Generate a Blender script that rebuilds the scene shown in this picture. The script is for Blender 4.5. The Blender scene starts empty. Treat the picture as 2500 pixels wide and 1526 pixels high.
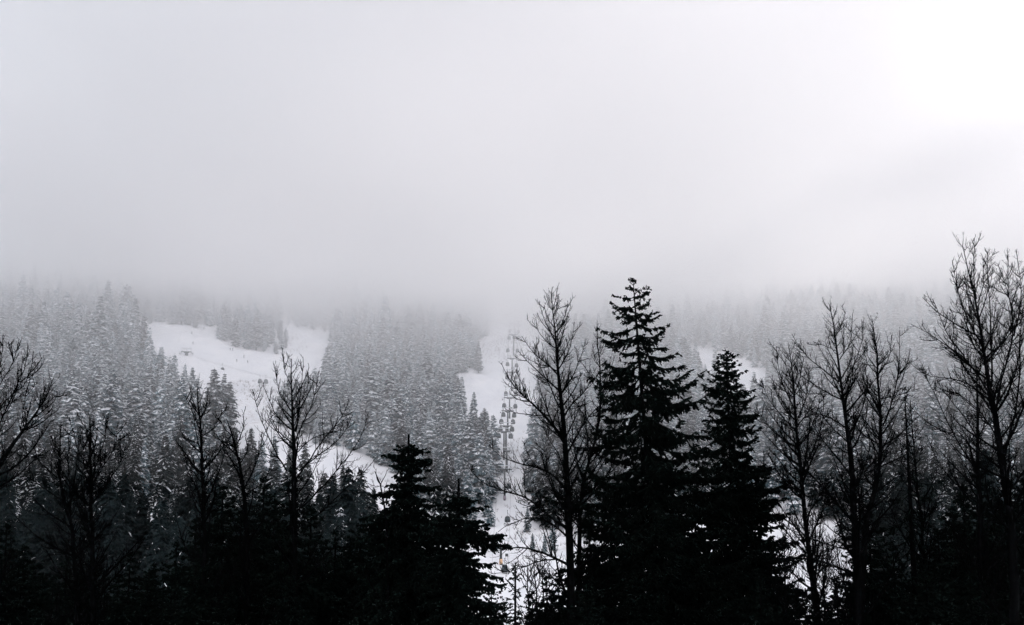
import bpy, math, random
import numpy as np
from mathutils import Vector, Matrix

SEED = 7
rng = np.random.default_rng(SEED)
random.seed(SEED)
scene = bpy.context.scene
col = scene.collection
PI = math.pi

# ------------------------------------------------------------------ camera
F = 3434.0                      # focal length in pixels of the 2500 px wide photograph
PITCH = math.radians(10.5)
CAMZ = 12.0
SP, CP = math.sin(PITCH), math.cos(PITCH)
cam = bpy.data.cameras.new("camera")
cam.sensor_width = 36.0
cam.lens = 36.0 * F / 2500.0
cam.clip_start = 0.5
cam.clip_end = 12000
co = bpy.data.objects.new("camera", cam)
co.location = (0, 0, CAMZ)
co.rotation_euler = (PI / 2 + PITCH, 0, 0)
col.objects.link(co)
scene.camera = co


def at(px, py, Y):
    """the point that lies Y metres ahead on the line of sight through photograph pixel (px, py)"""
    u, v = (px - 1250.0) / F, (763.0 - py) / F
    dy, dz = CP - v * SP, SP + v * CP
    return np.array([u / dy * Y, Y, CAMZ + dz / dy * Y])


def proj(x, y, z):
    z = z - CAMZ
    fwd = y * CP + z * SP
    up = -y * SP + z * CP
    return 1250 + F * x / fwd, 763 - F * up / fwd


# ------------------------------------------------------------------ helpers
def tag(o, label=None, cat=None, group=None, kind=None):
    if label: o['label'] = label
    if cat: o['category'] = cat
    if group: o['group'] = group
    if kind: o['kind'] = kind
    return o


def empty(name, loc=(0, 0, 0), rz=0.0):
    o = bpy.data.objects.new(name, None)
    o.empty_display_size = 0.5
    o.location = loc
    o.rotation_euler = (0, 0, rz)
    col.objects.link(o)
    return o


def mesh_np(name, V, Fq, mats, parent=None, midx=None, smooth=False, link=True):
    """V (n,3) float, Fq list of face arrays (m,k)"""
    me = bpy.data.meshes.new(name)
    V = np.asarray(V, dtype=np.float32)
    if not isinstance(Fq, list): Fq = [Fq]
    Fq = [f for f in Fq if len(f)]
    me.vertices.add(len(V))
    me.vertices.foreach_set("co", V.ravel())
    loops = np.concatenate([f.ravel() for f in Fq]).astype(np.int32)
    tot = np.concatenate([np.full(len(f), f.shape[1]) for f in Fq]).astype(np.int32)
    start = np.concatenate([[0], np.cumsum(tot)[:-1]]).astype(np.int32)
    me.loops.add(len(loops))
    me.loops.foreach_set("vertex_index", loops)
    me.polygons.add(len(tot))
    me.polygons.foreach_set("loop_start", start)
    me.polygons.foreach_set("loop_total", tot)
    for m in (mats if isinstance(mats, (list, tuple)) else [mats]):
        me.materials.append(m)
    if midx is not None:
        me.polygons.foreach_set("material_index", np.asarray(midx, dtype=np.int32))
    if smooth:
        me.polygons.foreach_set("use_smooth", np.ones(len(tot), dtype=bool))
    me.update(calc_edges=True)
    me.validate()
    if not link: return me
    return link_mesh(name, me, parent)


def link_mesh(name, me, parent=None):
    o = bpy.data.objects.new(name, me)
    col.objects.link(o)
    if parent is not None: o.parent = parent
    return o


def norm(a):
    return a / (np.linalg.norm(a, axis=-1, keepdims=True) + 1e-9)


class Geo:
    """collects tubes, boxes and quads as numpy blocks"""
    def __init__(s):
        s.V, s.Q, s.M, s.n = [], [], [], 0

    def add(s, V, Q, m=0):
        V = np.asarray(V, dtype=float).reshape(-1, 3)
        Q = np.asarray(Q, dtype=np.int64).reshape(-1, 4)
        s.V.append(V); s.Q.append(Q + s.n); s.M.append(np.full(len(Q), m)); s.n += len(V)

    def tubes(s, P, R, sides=3, m=0):
        """P (N,K,3), R (N,K)"""
        if len(P) == 0: return
        N, K, _ = P.shape
        T = np.zeros_like(P)
        T[:, 1:-1] = P[:, 2:] - P[:, :-2]
        T[:, 0] = P[:, 1] - P[:, 0]
        T[:, -1] = P[:, -1] - P[:, -2]
        T = norm(T)
        mean = norm(P[:, -1] - P[:, 0])
        ref = np.where(np.abs(mean[:, 2:3]) < 0.75, np.array([[0, 0, 1.0]]), np.array([[1.0, 0.13, 0]]))[:, None, :]
        A = norm(np.cross(T, np.broadcast_to(ref, T.shape)))
        B = np.cross(T, A)
        ang = np.arange(sides) * 2 * PI / sides
        ring = (P[:, :, None, :] + R[:, :, None, None] * (np.cos(ang)[None, None, :, None] * A[:, :, None, :]
                                                        + np.sin(ang)[None, None, :, None] * B[:, :, None, :]))
        V = ring.reshape(-1, 3)
        base = (np.arange(N) * K * sides)[:, None, None]
        k = (np.arange(K - 1) * sides)[None, :, None]
        j = np.arange(sides)[None, None, :]
        jn = (j + 1) % sides
        q = np.stack([base + k + j, base + k + jn, base + k + sides + jn, base + k + sides + j], axis=-1).reshape(-1, 4)
        s.add(V, q, m)

    def tube(s, pts, rad, sides=8, m=0, caps=True):
        P = np.array(pts, dtype=float)[None]
        R = np.array(rad, dtype=float)[None] if hasattr(rad, '__len__') else np.full((1, len(pts)), rad)
        if caps:
            P = np.concatenate([P[:, :1], P, P[:, -1:]], axis=1)
            d0 = norm(P[:, 2] - P[:, 1]) * 1e-3
            d1 = norm(P[:, -2] - P[:, -3]) * 1e-3
            P[:, 0] -= d0; P[:, -1] += d1
            R = np.concatenate([np.full((1, 1), 1e-3), R, np.full((1, 1), 1e-3)], axis=1)
        s.tubes(P, R, sides, m)

    def box(s, c, size, m=0, rz=0.0, taper=1.0):
        x, y, z = [v / 2 for v in size]
        V = np.array([[-x, -y, -z], [x, -y, -z], [x, y, -z], [-x, y, -z],
                      [-x * taper, -y * taper, z], [x * taper, -y * taper, z], [x * taper, y * taper, z], [-x * taper, y * taper, z]])
        if rz:
            cs, sn = math.cos(rz), math.sin(rz)
            V = V @ np.array([[cs, sn, 0], [-sn, cs, 0], [0, 0, 1]])
        s.add(V + np.array(c), [[0, 3, 2, 1], [4, 5, 6, 7], [0, 1, 5, 4], [1, 2, 6, 5], [2, 3, 7, 6], [3, 0, 4, 7]], m)

    def mesh(s, name, mats, smooth=False):
        return mesh_np(name, np.concatenate(s.V), np.concatenate(s.Q), mats, midx=np.concatenate(s.M), smooth=smooth, link=False)

    def build(s, name, mats, parent=None, smooth=False):
        return link_mesh(name, s.mesh(name, mats, smooth), parent)


# ------------------------------------------------------------------ materials
def mat(name, c1, c2=None, rough=0.8, scale=3.0, metallic=0.0, spec=0.3, bump=0.0, detail=3.0, vary=None):
    m = bpy.data.materials.new(name)
    m.use_nodes = True
    nt = m.node_tree
    b = nt.nodes["Principled BSDF"]
    b.inputs["Roughness"].default_value = rough
    b.inputs["Metallic"].default_value = metallic
    b.inputs["Specular IOR Level"].default_value = spec
    tc = nt.nodes.new("ShaderNodeTexCoord")
    nz = nt.nodes.new("ShaderNodeTexNoise")
    nz.inputs["Scale"].default_value = scale
    nz.inputs["Detail"].default_value = detail
    nt.links.new(tc.outputs["Object"], nz.inputs["Vector"])
    cr = nt.nodes.new("ShaderNodeValToRGB")
    cr.color_ramp.elements[0].position = 0.35
    cr.color_ramp.elements[1].position = 0.65
    cr.color_ramp.elements[0].color = (*c1, 1)
    cr.color_ramp.elements[1].color = (*(c2 or c1), 1)
    nt.links.new(nz.outputs["Fac"], cr.inputs["Fac"])
    if vary:                                   # no two trees carry quite the same tone
        oi = nt.nodes.new("ShaderNodeObjectInfo")
        mr = nt.nodes.new("ShaderNodeMapRange"); mr.inputs[3].default_value, mr.inputs[4].default_value = vary
        sc_ = nt.nodes.new("ShaderNodeVectorMath"); sc_.operation = 'SCALE'
        nt.links.new(oi.outputs["Random"], mr.inputs[0])
        nt.links.new(cr.outputs["Color"], sc_.inputs[0]); nt.links.new(mr.outputs[0], sc_.inputs["Scale"])
        nt.links.new(sc_.outputs[0], b.inputs["Base Color"])
    else:
        nt.links.new(cr.outputs["Color"], b.inputs["Base Color"])
    if bump:
        bp = nt.nodes.new("ShaderNodeBump")
        bp.inputs["Strength"].default_value = bump
        nt.links.new(nz.outputs["Fac"], bp.inputs["Height"])
        nt.links.new(bp.outputs["Normal"], b.inputs["Normal"])
    return m


M = {}
M['silhouette_bark'] = mat("silhouette_bark", (.0016, .0018, .002), (.003, .0034, .0038), .95, 6, spec=0.0)  # backlit silhouette put into the colour, far darker than the bark itself
M['dark_needles'] = mat("dark_needles", (.0025, .0045, .004), (.005, .008, .007), .95, 4, spec=0.0)  # silhouette darkness in the base colour, well below real needles
M['needles'] = mat("needles", (.008, .014, .016), (.018, .030, .033), .9, 1.2, spec=0.1, vary=(.4, 1.1))
M['rimed_needles'] = mat("rimed_needles", (.030, .056, .068), (.09, .135, .152), .9, 1.2, spec=0.1, vary=(.35, 1.7))
M['frost_needles'] = mat("frost_needles", (.10, .15, .17), (.25, .31, .335), .9, 1.2, spec=0.1, vary=(.3, 1.6))
M['tree_bark'] = mat("tree_bark", (.03, .028, .027), (.06, .055, .05), .9, 5, spec=0.1)
M['tree_snow'] = mat("tree_snow", (.80, .84, .88), (.90, .92, .95), .7, 2.0, spec=0.1, vary=(.70, 1.02))
M['steel'] = mat("galvanised_steel", (.06, .07, .075), (.10, .11, .115), .6, 2, metallic=0.2)
M['snowy_steel'] = mat("snow_capped_steel", (.62, .66, .70), (.75, .78, .80), .8, 2)
M['cabin'] = mat("cabin_shell", (.025, .035, .04), (.045, .055, .06), .45, 1.5)
M['cabin_glass'] = mat("cabin_glass", (.05, .065, .075), (.08, .10, .11), .2, 1.0, spec=.4)
M['rope'] = mat("wire_rope", (.12, .12, .13), (.18, .18, .19), .6, 8)
M['orange'] = mat("orange_padding", (.70, .42, .24), (.80, .55, .36), .7, 2)
M['pad'] = mat("faded_padding", (.30, .26, .30), (.38, .33, .37), .8, 2)
M['cloth_a'] = mat("dark_ski_clothing", (.02, .025, .035), (.04, .045, .06), .8, 6)
M['cloth_b'] = mat("slate_ski_clothing", (.05, .06, .08), (.08, .09, .11), .8, 6)
M['skin'] = mat("skin", (.45, .28, .2), (.5, .32, .24), .6, 6)
M['ski'] = mat("ski_laminate", (.03, .03, .04), (.06, .05, .05), .4, 6)
M['twig'] = mat("frosted_twigs", (.22, .20, .20), (.40, .38, .38), .9, 3)
M['wood'] = mat("weathered_boards", (.07, .06, .055), (.12, .10, .09), .85, 3)


def snow_ground():
    m = bpy.data.materials.new("piste_snow")
    m.use_nodes = True
    nt = m.node_tree; N = nt.nodes.new; L = nt.links.new
    b = nt.nodes["Principled BSDF"]
    b.inputs["Roughness"].default_value = .75
    b.inputs["Specular IOR Level"].default_value = .15
    tc = N("ShaderNodeTexCoord")
    n1 = N("ShaderNodeTexNoise"); n1.inputs["Scale"].default_value = .012; n1.inputs["Detail"].default_value = 4
    n2 = N("ShaderNodeTexNoise"); n2.inputs["Scale"].default_value = .55; n2.inputs["Detail"].default_value = 5
    mp = N("ShaderNodeMapping"); mp.inputs["Scale"].default_value = (1.0, .35, 1.0)
    n3 = N("ShaderNodeTexNoise"); n3.inputs["Scale"].default_value = .12; n3.inputs["Detail"].default_value = 8
    n3.inputs["Roughness"].default_value = .7
    L(tc.outputs["Object"], n1.inputs["Vector"]); L(tc.outputs["Object"], n2.inputs["Vector"])
    L(tc.outputs["Object"], mp.inputs["Vector"]); L(mp.outputs["Vector"], n3.inputs["Vector"])
    # stubble where noise 1 and noise 2 are both high
    r1 = N("ShaderNodeMapRange"); r1.inputs[1].default_value = .54; r1.inputs[2].default_value = .64
    r2 = N("ShaderNodeMapRange"); r2.inputs[1].default_value = .50; r2.inputs[2].default_value = .72
    L(n1.outputs["Fac"], r1.inputs[0]); L(n2.outputs["Fac"], r2.inputs[0])
    mu = N("ShaderNodeMath"); mu.operation = 'MULTIPLY'
    L(r1.outputs[0], mu.inputs[0]); L(r2.outputs[0], mu.inputs[1])
    base = N("ShaderNodeValToRGB")
    base.color_ramp.elements[0].position = .3; base.color_ramp.elements[1].position = .7
    base.color_ramp.elements[0].color = (.70, .72, .76, 1); base.color_ramp.elements[1].color = (.86, .865, .88, 1)
    L(n3.outputs["Fac"], base.inputs["Fac"])
    mx = N("ShaderNodeMix"); mx.data_type = 'RGBA'
    L(mu.outputs[0], mx.inputs[0]); L(base.outputs["Color"], mx.inputs[6])
    mx.inputs[7].default_value = (.55, .53, .54, 1)
    L(mx.outputs[2], b.inputs["Base Color"])
    bp = N("ShaderNodeBump"); bp.inputs["Strength"].default_value = .5; bp.inputs["Distance"].default_value = 1.2
    L(n3.outputs["Fac"], bp.inputs["Height"]); L(bp.outputs["Normal"], b.inputs["Normal"])
    return m


M['snow'] = snow_ground()

# ------------------------------------------------------------------ terrain
PD = np.array([-4000, 0, 330, 412, 460, 500, 545, 600, 650, 695, 725, 780, 820, 890, 930, 1000, 1060, 1200, 1500, 4000.])
PZ = np.array([0, 0, 0, 0, 9, 16, 26, 44.6, 64, 80, 90.6, 111, 126, 151, 165, 187, 197, 203, 206, 208.])


def smooth01(t):
    t = np.clip(t, 0, 1)
    return t * t * (3 - 2 * t)


def bump_noise(x, y):
    return (1.6 * np.sin(x * .031 + 1.3) * np.sin(y * .027 + .4) + 1.1 * np.sin(x * .067 + y * .041)
            + .5 * np.sin(x * .13 - y * .11 + 2.0) + .25 * np.sin(x * .31 + .7) * np.sin(y * .27))


def ground_z(x, y):
    x = np.asarray(x, dtype=float); y = np.asarray(y, dtype=float)
    s = 75 * smooth01((-x - 50) / 170) + 35 * smooth01((x - 90) / 160)
    d = y + s
    z = (np.interp(d - 12, PD, PZ) + np.interp(d, PD, PZ) * 2 + np.interp(d + 12, PD, PZ)) / 4
    amp = smooth01((y - 380) / 150)
    return z + bump_noise(x, y) * (.15 + .85 * amp)


def hit_ground(px, py):
    """where the line of sight through a photograph pixel meets the terrain"""
    Y = 330.0
    while Y < 1400:
        p = at(px, py, Y)
        if p[2] <= ground_z(p[0], Y): return p
        Y += 1.0
    return at(px, py, 1000)


xs = np.concatenate([[-3500, -1500, -900], np.arange(-620, 621, 6.0), [900, 1500, 3500]])
ys = np.concatenate([[-1500, -400, 0, 100, 200, 280], np.arange(330, 1181, 6.0), [1250, 1400, 1700, 2500, 4500]])
X, Y_ = np.meshgrid(xs, ys)
Z = ground_z(X, Y_)
nx, ny = len(xs), len(ys)
V = np.stack([X, Y_, Z], -1).reshape(-1, 3)
i, j = np.meshgrid(np.arange(nx - 1), np.arange(ny - 1))
a = (j * nx + i).ravel()
ground = mesh_np("ground", V, np.stack([a, a + 1, a + nx + 1, a + nx], -1), M['snow'], smooth=True)
tag(ground, "snow-covered valley floor and mountainside with cleared ski runs", kind='structure')


# ------------------------------------------------------------------ snowy forest conifers
def fir_meshes(seed, H, rad, snow, name):
    """a narrow conifer with drooping tent-shaped boughs; snow 0..1 is how much of them lies under snow"""
    r = np.random.default_rng(seed)
    trunk = Geo()
    trunk.tube([(0, 0, -1.5), (0, 0, H * .5), (0, 0, H)], [H * .014, H * .008, .03], 6)
    g = Geo()
    zs, z = [], H * .10
    while z < H * .985:
        fr = z / H
        n = 7 if fr < .8 else 5
        a0 = r.random() * 6.28
        for k in range(n):
            zs.append((z + r.normal() * .12, a0 + k * 6.283 / n + r.normal() * .25))
        z += (1.25 - .60 * fr) * r.uniform(.6, 1.4) * (.62 if snow < .2 else (.75 if snow < .5 else 1))
    zs = np.array(zs)
    n = len(zs)
    fr = zs[:, 0] / H
    L = rad * (1 - fr) ** .62 * np.where(fr < .25, .65 + 1.4 * fr, 1.0) * r.uniform(.40, 1.30, n) + .25
    az = zs[:, 1]
    dirh = np.stack([np.cos(az), np.sin(az), np.zeros(n)], -1)
    side = np.stack([-np.sin(az), np.cos(az), np.zeros(n)], -1)
    t = np.array([0, .35, .7, 1.0])
    droop = r.uniform(.35, 1.0, n)
    P = (dirh[:, None] * (L[:, None] * t)[:, :, None])
    P[:, :, 2] += zs[:, 0][:, None] + L[:, None] * (.22 * t - droop[:, None] * (.45 * t + .55 * t ** 2))
    W = ((L * .32 + .30) * (.60 if snow < .2 else (.72 if snow < .5 else 1)))[:, None] * np.array([.35, 1.0, .8, .08])[None] * r.uniform(.75, 1.25, (n, 4))
    hang = W * r.uniform(.5, 1.1, (n, 4))

    def tent(P, W, hang, m, keep):
        P, W, hang, sd = P[keep], W[keep], hang[keep], side[keep]
        k = len(P)
        if k == 0: return
        K = P.shape[1]
        Lf = P + sd[:, None] * W[:, :, None]; Lf[:, :, 2] -= hang
        Rt = P - sd[:, None] * W[:, :, None]; Rt[:, :, 2] -= hang
        Vv = np.stack([Lf, P, Rt], 2).reshape(-1, 3)
        b = (np.arange(k) * K * 3)[:, None, None]
        s_ = (np.arange(K - 1) * 3)[None, :, None]
        c = np.arange(2)[None, None, :]
        q = np.stack([b + s_ + c, b + s_ + c + 1, b + s_ + c + 4, b + s_ + c + 3], -1).reshape(-1, 4)
        g.add(Vv, q, m)

    tent(P, W, hang, 0, np.ones(n, bool))
    # ragged hanging sprays off both sides
    idx = np.repeat(np.arange(n), 5)
    tt = r.uniform(.25, 1.0, len(idx))
    pos = np.stack([np.interp(tt, t, [0, 0, 0, 0])] * 3, -1)
    for c in range(3):
        pos[:, c] = P[idx, 0, c] + (P[idx, 3, c] - P[idx, 0, c]) * tt
    pos[:, 2] = zs[idx, 0] + L[idx] * (.22 * tt - droop[idx] * (.45 * tt + .55 * tt ** 2))
    sgn = r.choice([-1, 1], len(idx))
    d = side[idx] * sgn[:, None] * r.uniform(.3, 1, len(idx))[:, None] + dirh[idx] * r.uniform(.1, .9, len(idx))[:, None]
    d[:, 2] -= r.uniform(.4, 1.2, len(idx))
    ln = (L[idx] * .22 + .3) * r.uniform(.6, 1.5, len(idx))
    e = pos + norm(d) * ln[:, None]
    g.tubes(np.stack([pos, (pos + e) / 2, e], 1), np.stack([ln * .10, ln * .22, ln * .02], 1), 3, 0)
    # snow pads on top
    if snow > 0:
        keep = r.random(n) < (.04 + .94 * snow if snow > .2 else -1)
        cut = r.uniform(.45, 1.0, (n, 1)) * (.40 + .72 * snow)
        P2 = P.copy(); P2[:, :, 2] += .09 + .10 * snow
        W2 = W * np.minimum(cut, 1.02) * r.uniform(.6, 1.15, (n, 4)); h2 = W2 * hang / np.maximum(W, .01) * .85
        tent(P2, W2, h2, 1, keep)
        # clumps of snow on the sprays
        kk = r.random(len(idx)) < (snow * .55 if snow > .2 else .018)
        g.tubes(np.stack([pos[kk] + [0, 0, .08], (pos[kk] + e[kk]) / 2 + [0, 0, .12], e[kk] + [0, 0, .04]], 1),
                np.stack([ln * .05, ln * (.19 if snow > .5 else .13), ln * .03], 1)[kk], 3, 1)
    frost = M['frost_needles'] if snow > .75 else (M['rimed_needles'] if snow > .5 else M['needles'])
    return trunk.mesh("trunk", M['tree_bark']), g.mesh("crown", [frost, M['tree_snow']])


FIR = {}
FH = [25, 28, 22, 31]
for lv, (snow, nm) in enumerate([(.05, 'flecked'), (.34, 'light'), (.68, 'mid'), (1.0, 'heavy')]):
    for k in range(4):
        H = FH[k]
        FIR[(lv, k)] = fir_meshes(100 + lv * 10 + k, H, [4.3, 4.6, 4.4, 4.2][k], snow, nm)


def inside(px, py, poly):
    c = np.zeros(np.shape(px), bool)
    n = len(poly)
    for a in range(n):
        x0, y0 = poly[a]; x1, y1 = poly[(a + 1) % n]
        if y0 == y1: continue
        c ^= ((y0 > py) != (y1 > py)) & (px < (x1 - x0) * (py - y0) / (y1 - y0) + x0)
    return c


# clearings on the mountainside, outlined where they meet the ground
LIFT_RUN = [(1216, 560), (1214, 700), (1208, 832), (1174, 838), (1184, 915), (1130, 922), (1118, 1000), (1205, 1085), (1222, 1170),
            (1208, 1230), (1170, 1290), (1090, 1310), (1000, 1360), (1000, 1420), (1500, 1420), (1500, 1345), (1395, 1325), (1300, 1290), (1268, 1200), (1258, 1150),
            (1270, 1118), (1312, 1100), (1306, 940), (1316, 880), (1318, 700), (1318, 560)]
SKI_RUN = [(330, 788), (400, 797), (538, 808), (536, 828), (560, 846), (600, 858), (690, 866), (698, 856), (702, 800), (790, 815),
           (796, 925), (750, 990), (672, 1020), (668, 1040), (760, 1090), (830, 1105), (905, 1135), (950, 1160), (990, 1230), (1040, 1300), (1100, 1340),
           (1000, 1420), (940, 1340), (860, 1300), (740, 1240), (640, 1190), (590, 1120), (575, 1050), (520, 1010), (440, 985), (380, 910), (345, 850)]
SMALL_RUN = [(1700, 852), (1765, 866), (1815, 890), (1860, 930), (1850, 1040), (1800, 1010), (1740, 950), (1690, 930)]
VALLEY = [(1010, 1345), (1100, 1305), (1300, 1290), (1480, 1345), (1860, 1250), (1990, 1275), (2060, 1340), (2110, 1400), (2130, 1440), (2130, 2400), (880, 2400), (930, 1440)]


def clear(px, py):
    return inside(px, py, LIFT_RUN) | inside(px, py, SKI_RUN) | inside(px, py, SMALL_RUN) | inside(px, py, VALLEY)


sp = 7.8
gx, gy = np.meshgrid(np.arange(-640, 641, sp), np.arange(262, 1080, sp))
gx = gx + rng.uniform(-.46, .46, gx.shape) * sp
gy = gy + rng.uniform(-.46, .46, gy.shape) * sp
gx[::2] += sp / 2
gx, gy = gx.ravel(), gy.ravel()
ok = np.abs(gx) < gy * .40 + 45
gx, gy = gx[ok], gy[ok]
gz = ground_z(gx, gy)
bx, by = proj(gx, gy, gz)
stand = (bx > 530) & (bx < 700) & (by < 872)
ok = ~(clear(bx, by) | ((clear(bx + 15, by) | clear(bx - 15, by)) & ~stand))
ok &= ~((by > 1290) & (bx > 900) & (rng.random(len(by)) < .35))
gx, gy, gz, bx, by = gx[ok], gy[ok], gz[ok], bx[ok], by[ok]
# openings whose soft edges carry small trees
edge = clear(bx + 28, by) | clear(bx - 28, by) | clear(bx, by - 10) | clear(bx, by + 12)
nT = len(gx)
var = rng.integers(0, 4, nT)
sc = np.clip(rng.normal(.80, .19, nT), .36, 1.25)
wd = rng.uniform(.85, 1.35, nT)
sc = np.where(edge, sc * rng.uniform(.45, 1.0, nT), sc)
patch = (bx > 520) & (bx < 705) & (by < 868)
sc = np.where(patch, sc * rng.uniform(.5, 1.0, nT), sc)
height = sc * np.array(FH)[var]
alt = gz + rng.normal(0, 1, nT) * np.where(gz < 40, 9, 15) + 6 * np.sin(gx * .05) * np.sin(gy * .04)
lvl = np.where(alt < 15, 0, np.where(alt < 38, 1, np.where(alt < 66, 2, 3)))
rot = rng.uniform(0, 6.28, nT)

# which trees show largest: walk from near to far over columns of the picture
fg_skyline = np.interp(np.arange(0, 2501, 5),
                       [0, 60, 380, 545, 640, 715, 800, 880, 990, 1060, 1120, 1210, 1230, 1400, 1430, 1480, 1545, 1620, 1700, 1772, 1850, 1930, 2080, 2120, 2240, 2390, 2500],
                       [1300, 1380, 1360, 1200, 1290, 1190, 1330, 1300, 1090, 1250, 1200, 1290, 1500, 1400, 1100, 900, 700, 900, 1000, 870, 1150, 1500, 1400, 1260, 1370, 1140, 1200])
tx, ty = proj(gx, gy, gz + height)
pxm = F / gy
shown = np.zeros(nT)
sky = fg_skyline.copy()
for q in np.argsort(gy):
    hw = 3.8 * sc[q] * pxm[q]
    b0, b1 = int(max(0, (tx[q] - hw) // 5)), int(min(500, (tx[q] + hw) // 5))
    if b1 < b0: continue
    c = np.arange(b0, b1 + 1)
    crown_top = ty[q] + np.abs(c * 5 - tx[q]) / hw * height[q] * pxm[q] * .8
    shown[q] = np.maximum(0, np.minimum(sky[c], by[q]) - crown_top).sum() * 5
    sky[c] = np.minimum(sky[c], np.maximum(crown_top, ty[q]))
order = np.argsort(-shown)
single = order[:285]
mass = order[285:]

ZONES = [(-1e9, 330, "on the left slope"), (330, 640, "left of the ski run"), (640, 1230, "between ski run and gondola line"),
         (1230, 1560, "just right of the gondola line"), (1560, 1900, "behind the tall black spruces"), (1900, 1e9, "on the right slope")]
LOOK = ["dark conifer with flecks of snow", "dark green conifer lightly dusted with snow", "conifer with snow along its boughs", "pale conifer thick with snow"]


def put_tree(q):
    k = (int(lvl[q]), int(var[q]))
    zone = next(z for z in ZONES if z[0] <= bx[q] < z[1])
    t = empty("conifer_tree", (gx[q], gy[q], gz[q]), rot[q])
    s = float(sc[q]); t.scale = (s * float(wd[q]), s * float(wd[q]), s)
    size = "tall" if height[q] > 26 else ("small" if height[q] < 16 else "middle-sized")
    lab = f"{size} {LOOK[k[0]]} {zone[2]}"
    tag(t, lab, "tree", "conifers: " + lab)
    link_mesh("trunk", FIR[k][0], t); link_mesh("crown", FIR[k][1], t)
    return t


protos = {}
for q in single:
    t = put_tree(q)
    protos.setdefault((int(lvl[q]), int(var[q])), t)
for k in FIR:                                    # every kind of tree needs one real example
    if k not in protos:
        cand = [q for q in mass if lvl[q] == k[0] and var[q] == k[1]]
        q = cand[0]
        protos[k] = put_tree(q)
        mass = mass[mass != q]


def forest_mass(name, ids):
    me = bpy.data.meshes.new(name)
    me.vertices.add(len(ids))
    me.vertices.foreach_set("co", np.stack([gx[ids], gy[ids], gz[ids]], -1).astype(np.float32).ravel())
    for nm, typ, val in (("kindex", 'INT', (lvl * 4 + var)[ids]), ("spin", 'FLOAT', rot[ids]), ("size", 'FLOAT', sc[ids]), ("girth", 'FLOAT', (sc * wd)[ids])):
        at_ = me.attributes.new(nm, typ, 'POINT')
        at_.data.foreach_set("value", val.astype(np.int32 if typ == 'INT' else np.float32))
    o = link_mesh(name, me)
    ng = bpy.data.node_groups.new("forest_scatter", 'GeometryNodeTree')
    ng.interface.new_socket("Geometry", in_out='INPUT', socket_type='NodeSocketGeometry')
    ng.interface.new_socket("Geometry", in_out='OUTPUT', socket_type='NodeSocketGeometry')
    N = ng.nodes.new; L = ng.links.new
    gi, go = N("NodeGroupInput"), N("NodeGroupOutput")
    mtp = N("GeometryNodeMeshToPoints")
    L(gi.outputs[0], mtp.inputs["Mesh"])
    join = N("GeometryNodeJoinGeometry")
    for k in sorted(FIR, reverse=True):          # a multi-input socket lists its latest link first
        j2 = N("GeometryNodeJoinGeometry")
        for ch in protos[k].children:
            oi = N("GeometryNodeObjectInfo"); oi.transform_space = 'ORIGINAL'
            oi.inputs["Object"].default_value = ch
            L(oi.outputs["Geometry"], j2.inputs[0])
        g2i = N("GeometryNodeGeometryToInstance")
        L(j2.outputs[0], g2i.inputs[0]); L(g2i.outputs[0], join.inputs[0])

    def attr(nm, typ):
        a = N("GeometryNodeInputNamedAttribute"); a.data_type = typ; a.inputs["Name"].default_value = nm
        return a.outputs["Attribute"]
    iop = N("GeometryNodeInstanceOnPoints")
    iop.inputs["Pick Instance"].default_value = True
    L(mtp.outputs[0], iop.inputs["Points"]); L(join.outputs[0], iop.inputs["Instance"])
    L(attr("kindex", 'INT'), iop.inputs["Instance Index"])
    cx = N("ShaderNodeCombineXYZ"); L(attr("spin", 'FLOAT'), cx.inputs["Z"])
    er = N("FunctionNodeEulerToRotation"); L(cx.outputs[0], er.inputs[0]); L(er.outputs[0], iop.inputs["Rotation"])
    sx = N("ShaderNodeCombineXYZ"); sa = attr("size", 'FLOAT')
    ga = attr("girth", 'FLOAT')
    L(ga, sx.inputs["X"]); L(ga, sx.inputs["Y"]); L(sa, sx.inputs["Z"])
    L(sx.outputs[0], iop.inputs["Scale"])
    L(iop.outputs[0], go.inputs[0])
    md = o.modifiers.new("scatter", 'NODES'); md.node_group = ng
    return o


fm = forest_mass("forest", mass)
tag(fm, "snow-dusted conifer forest covering the foggy mountainside", "forest", kind='stuff')
print("forest trees:", nT, "levels", [int((lvl == k).sum()) for k in range(4)])

# frosted scrub poking through the snow of the clearings
ux = rng.uniform(-260, 260, 60000); uy = rng.uniform(430, 1000, 60000)
uz = ground_z(ux, uy); upx, upy = proj(ux, uy, uz)
dens = np.sin(ux * .06 + 1) * np.sin(uy * .05) + np.sin(ux * .023 + 2) * np.sin(uy * .021 + 1) + rng.normal(0, .5, len(ux))
okm = (inside(upx, upy, LIFT_RUN) | (inside(upx, upy, SKI_RUN) & ((upy > 930) | ((upx > 700) & (upy < 865))))) & (dens > .75)
ux, uy, uz = ux[okm][:5200], uy[okm][:5200], uz[okm][:5200]
g = Geo()
m_ = len(ux)
for k in range(4):
    b = np.stack([ux, uy, uz - .1], -1)
    d = norm(np.stack([rng.normal(0, .45, m_), rng.normal(0, .45, m_), np.full(m_, 1.0)], -1))
    h = rng.uniform(.5, 1.9, m_)[:, None]
    g.tubes(np.stack([b, b + d * h * .5, b + d * h + rng.normal(0, .12, (m_, 3))], 1), np.tile([[.06, .05, .01]], (m_, 1)), 3)
tag(g.build("undergrowth", M['twig']), "frosted scrub poking through the snow of the cleared runs", "scrub", kind='stuff')


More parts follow.
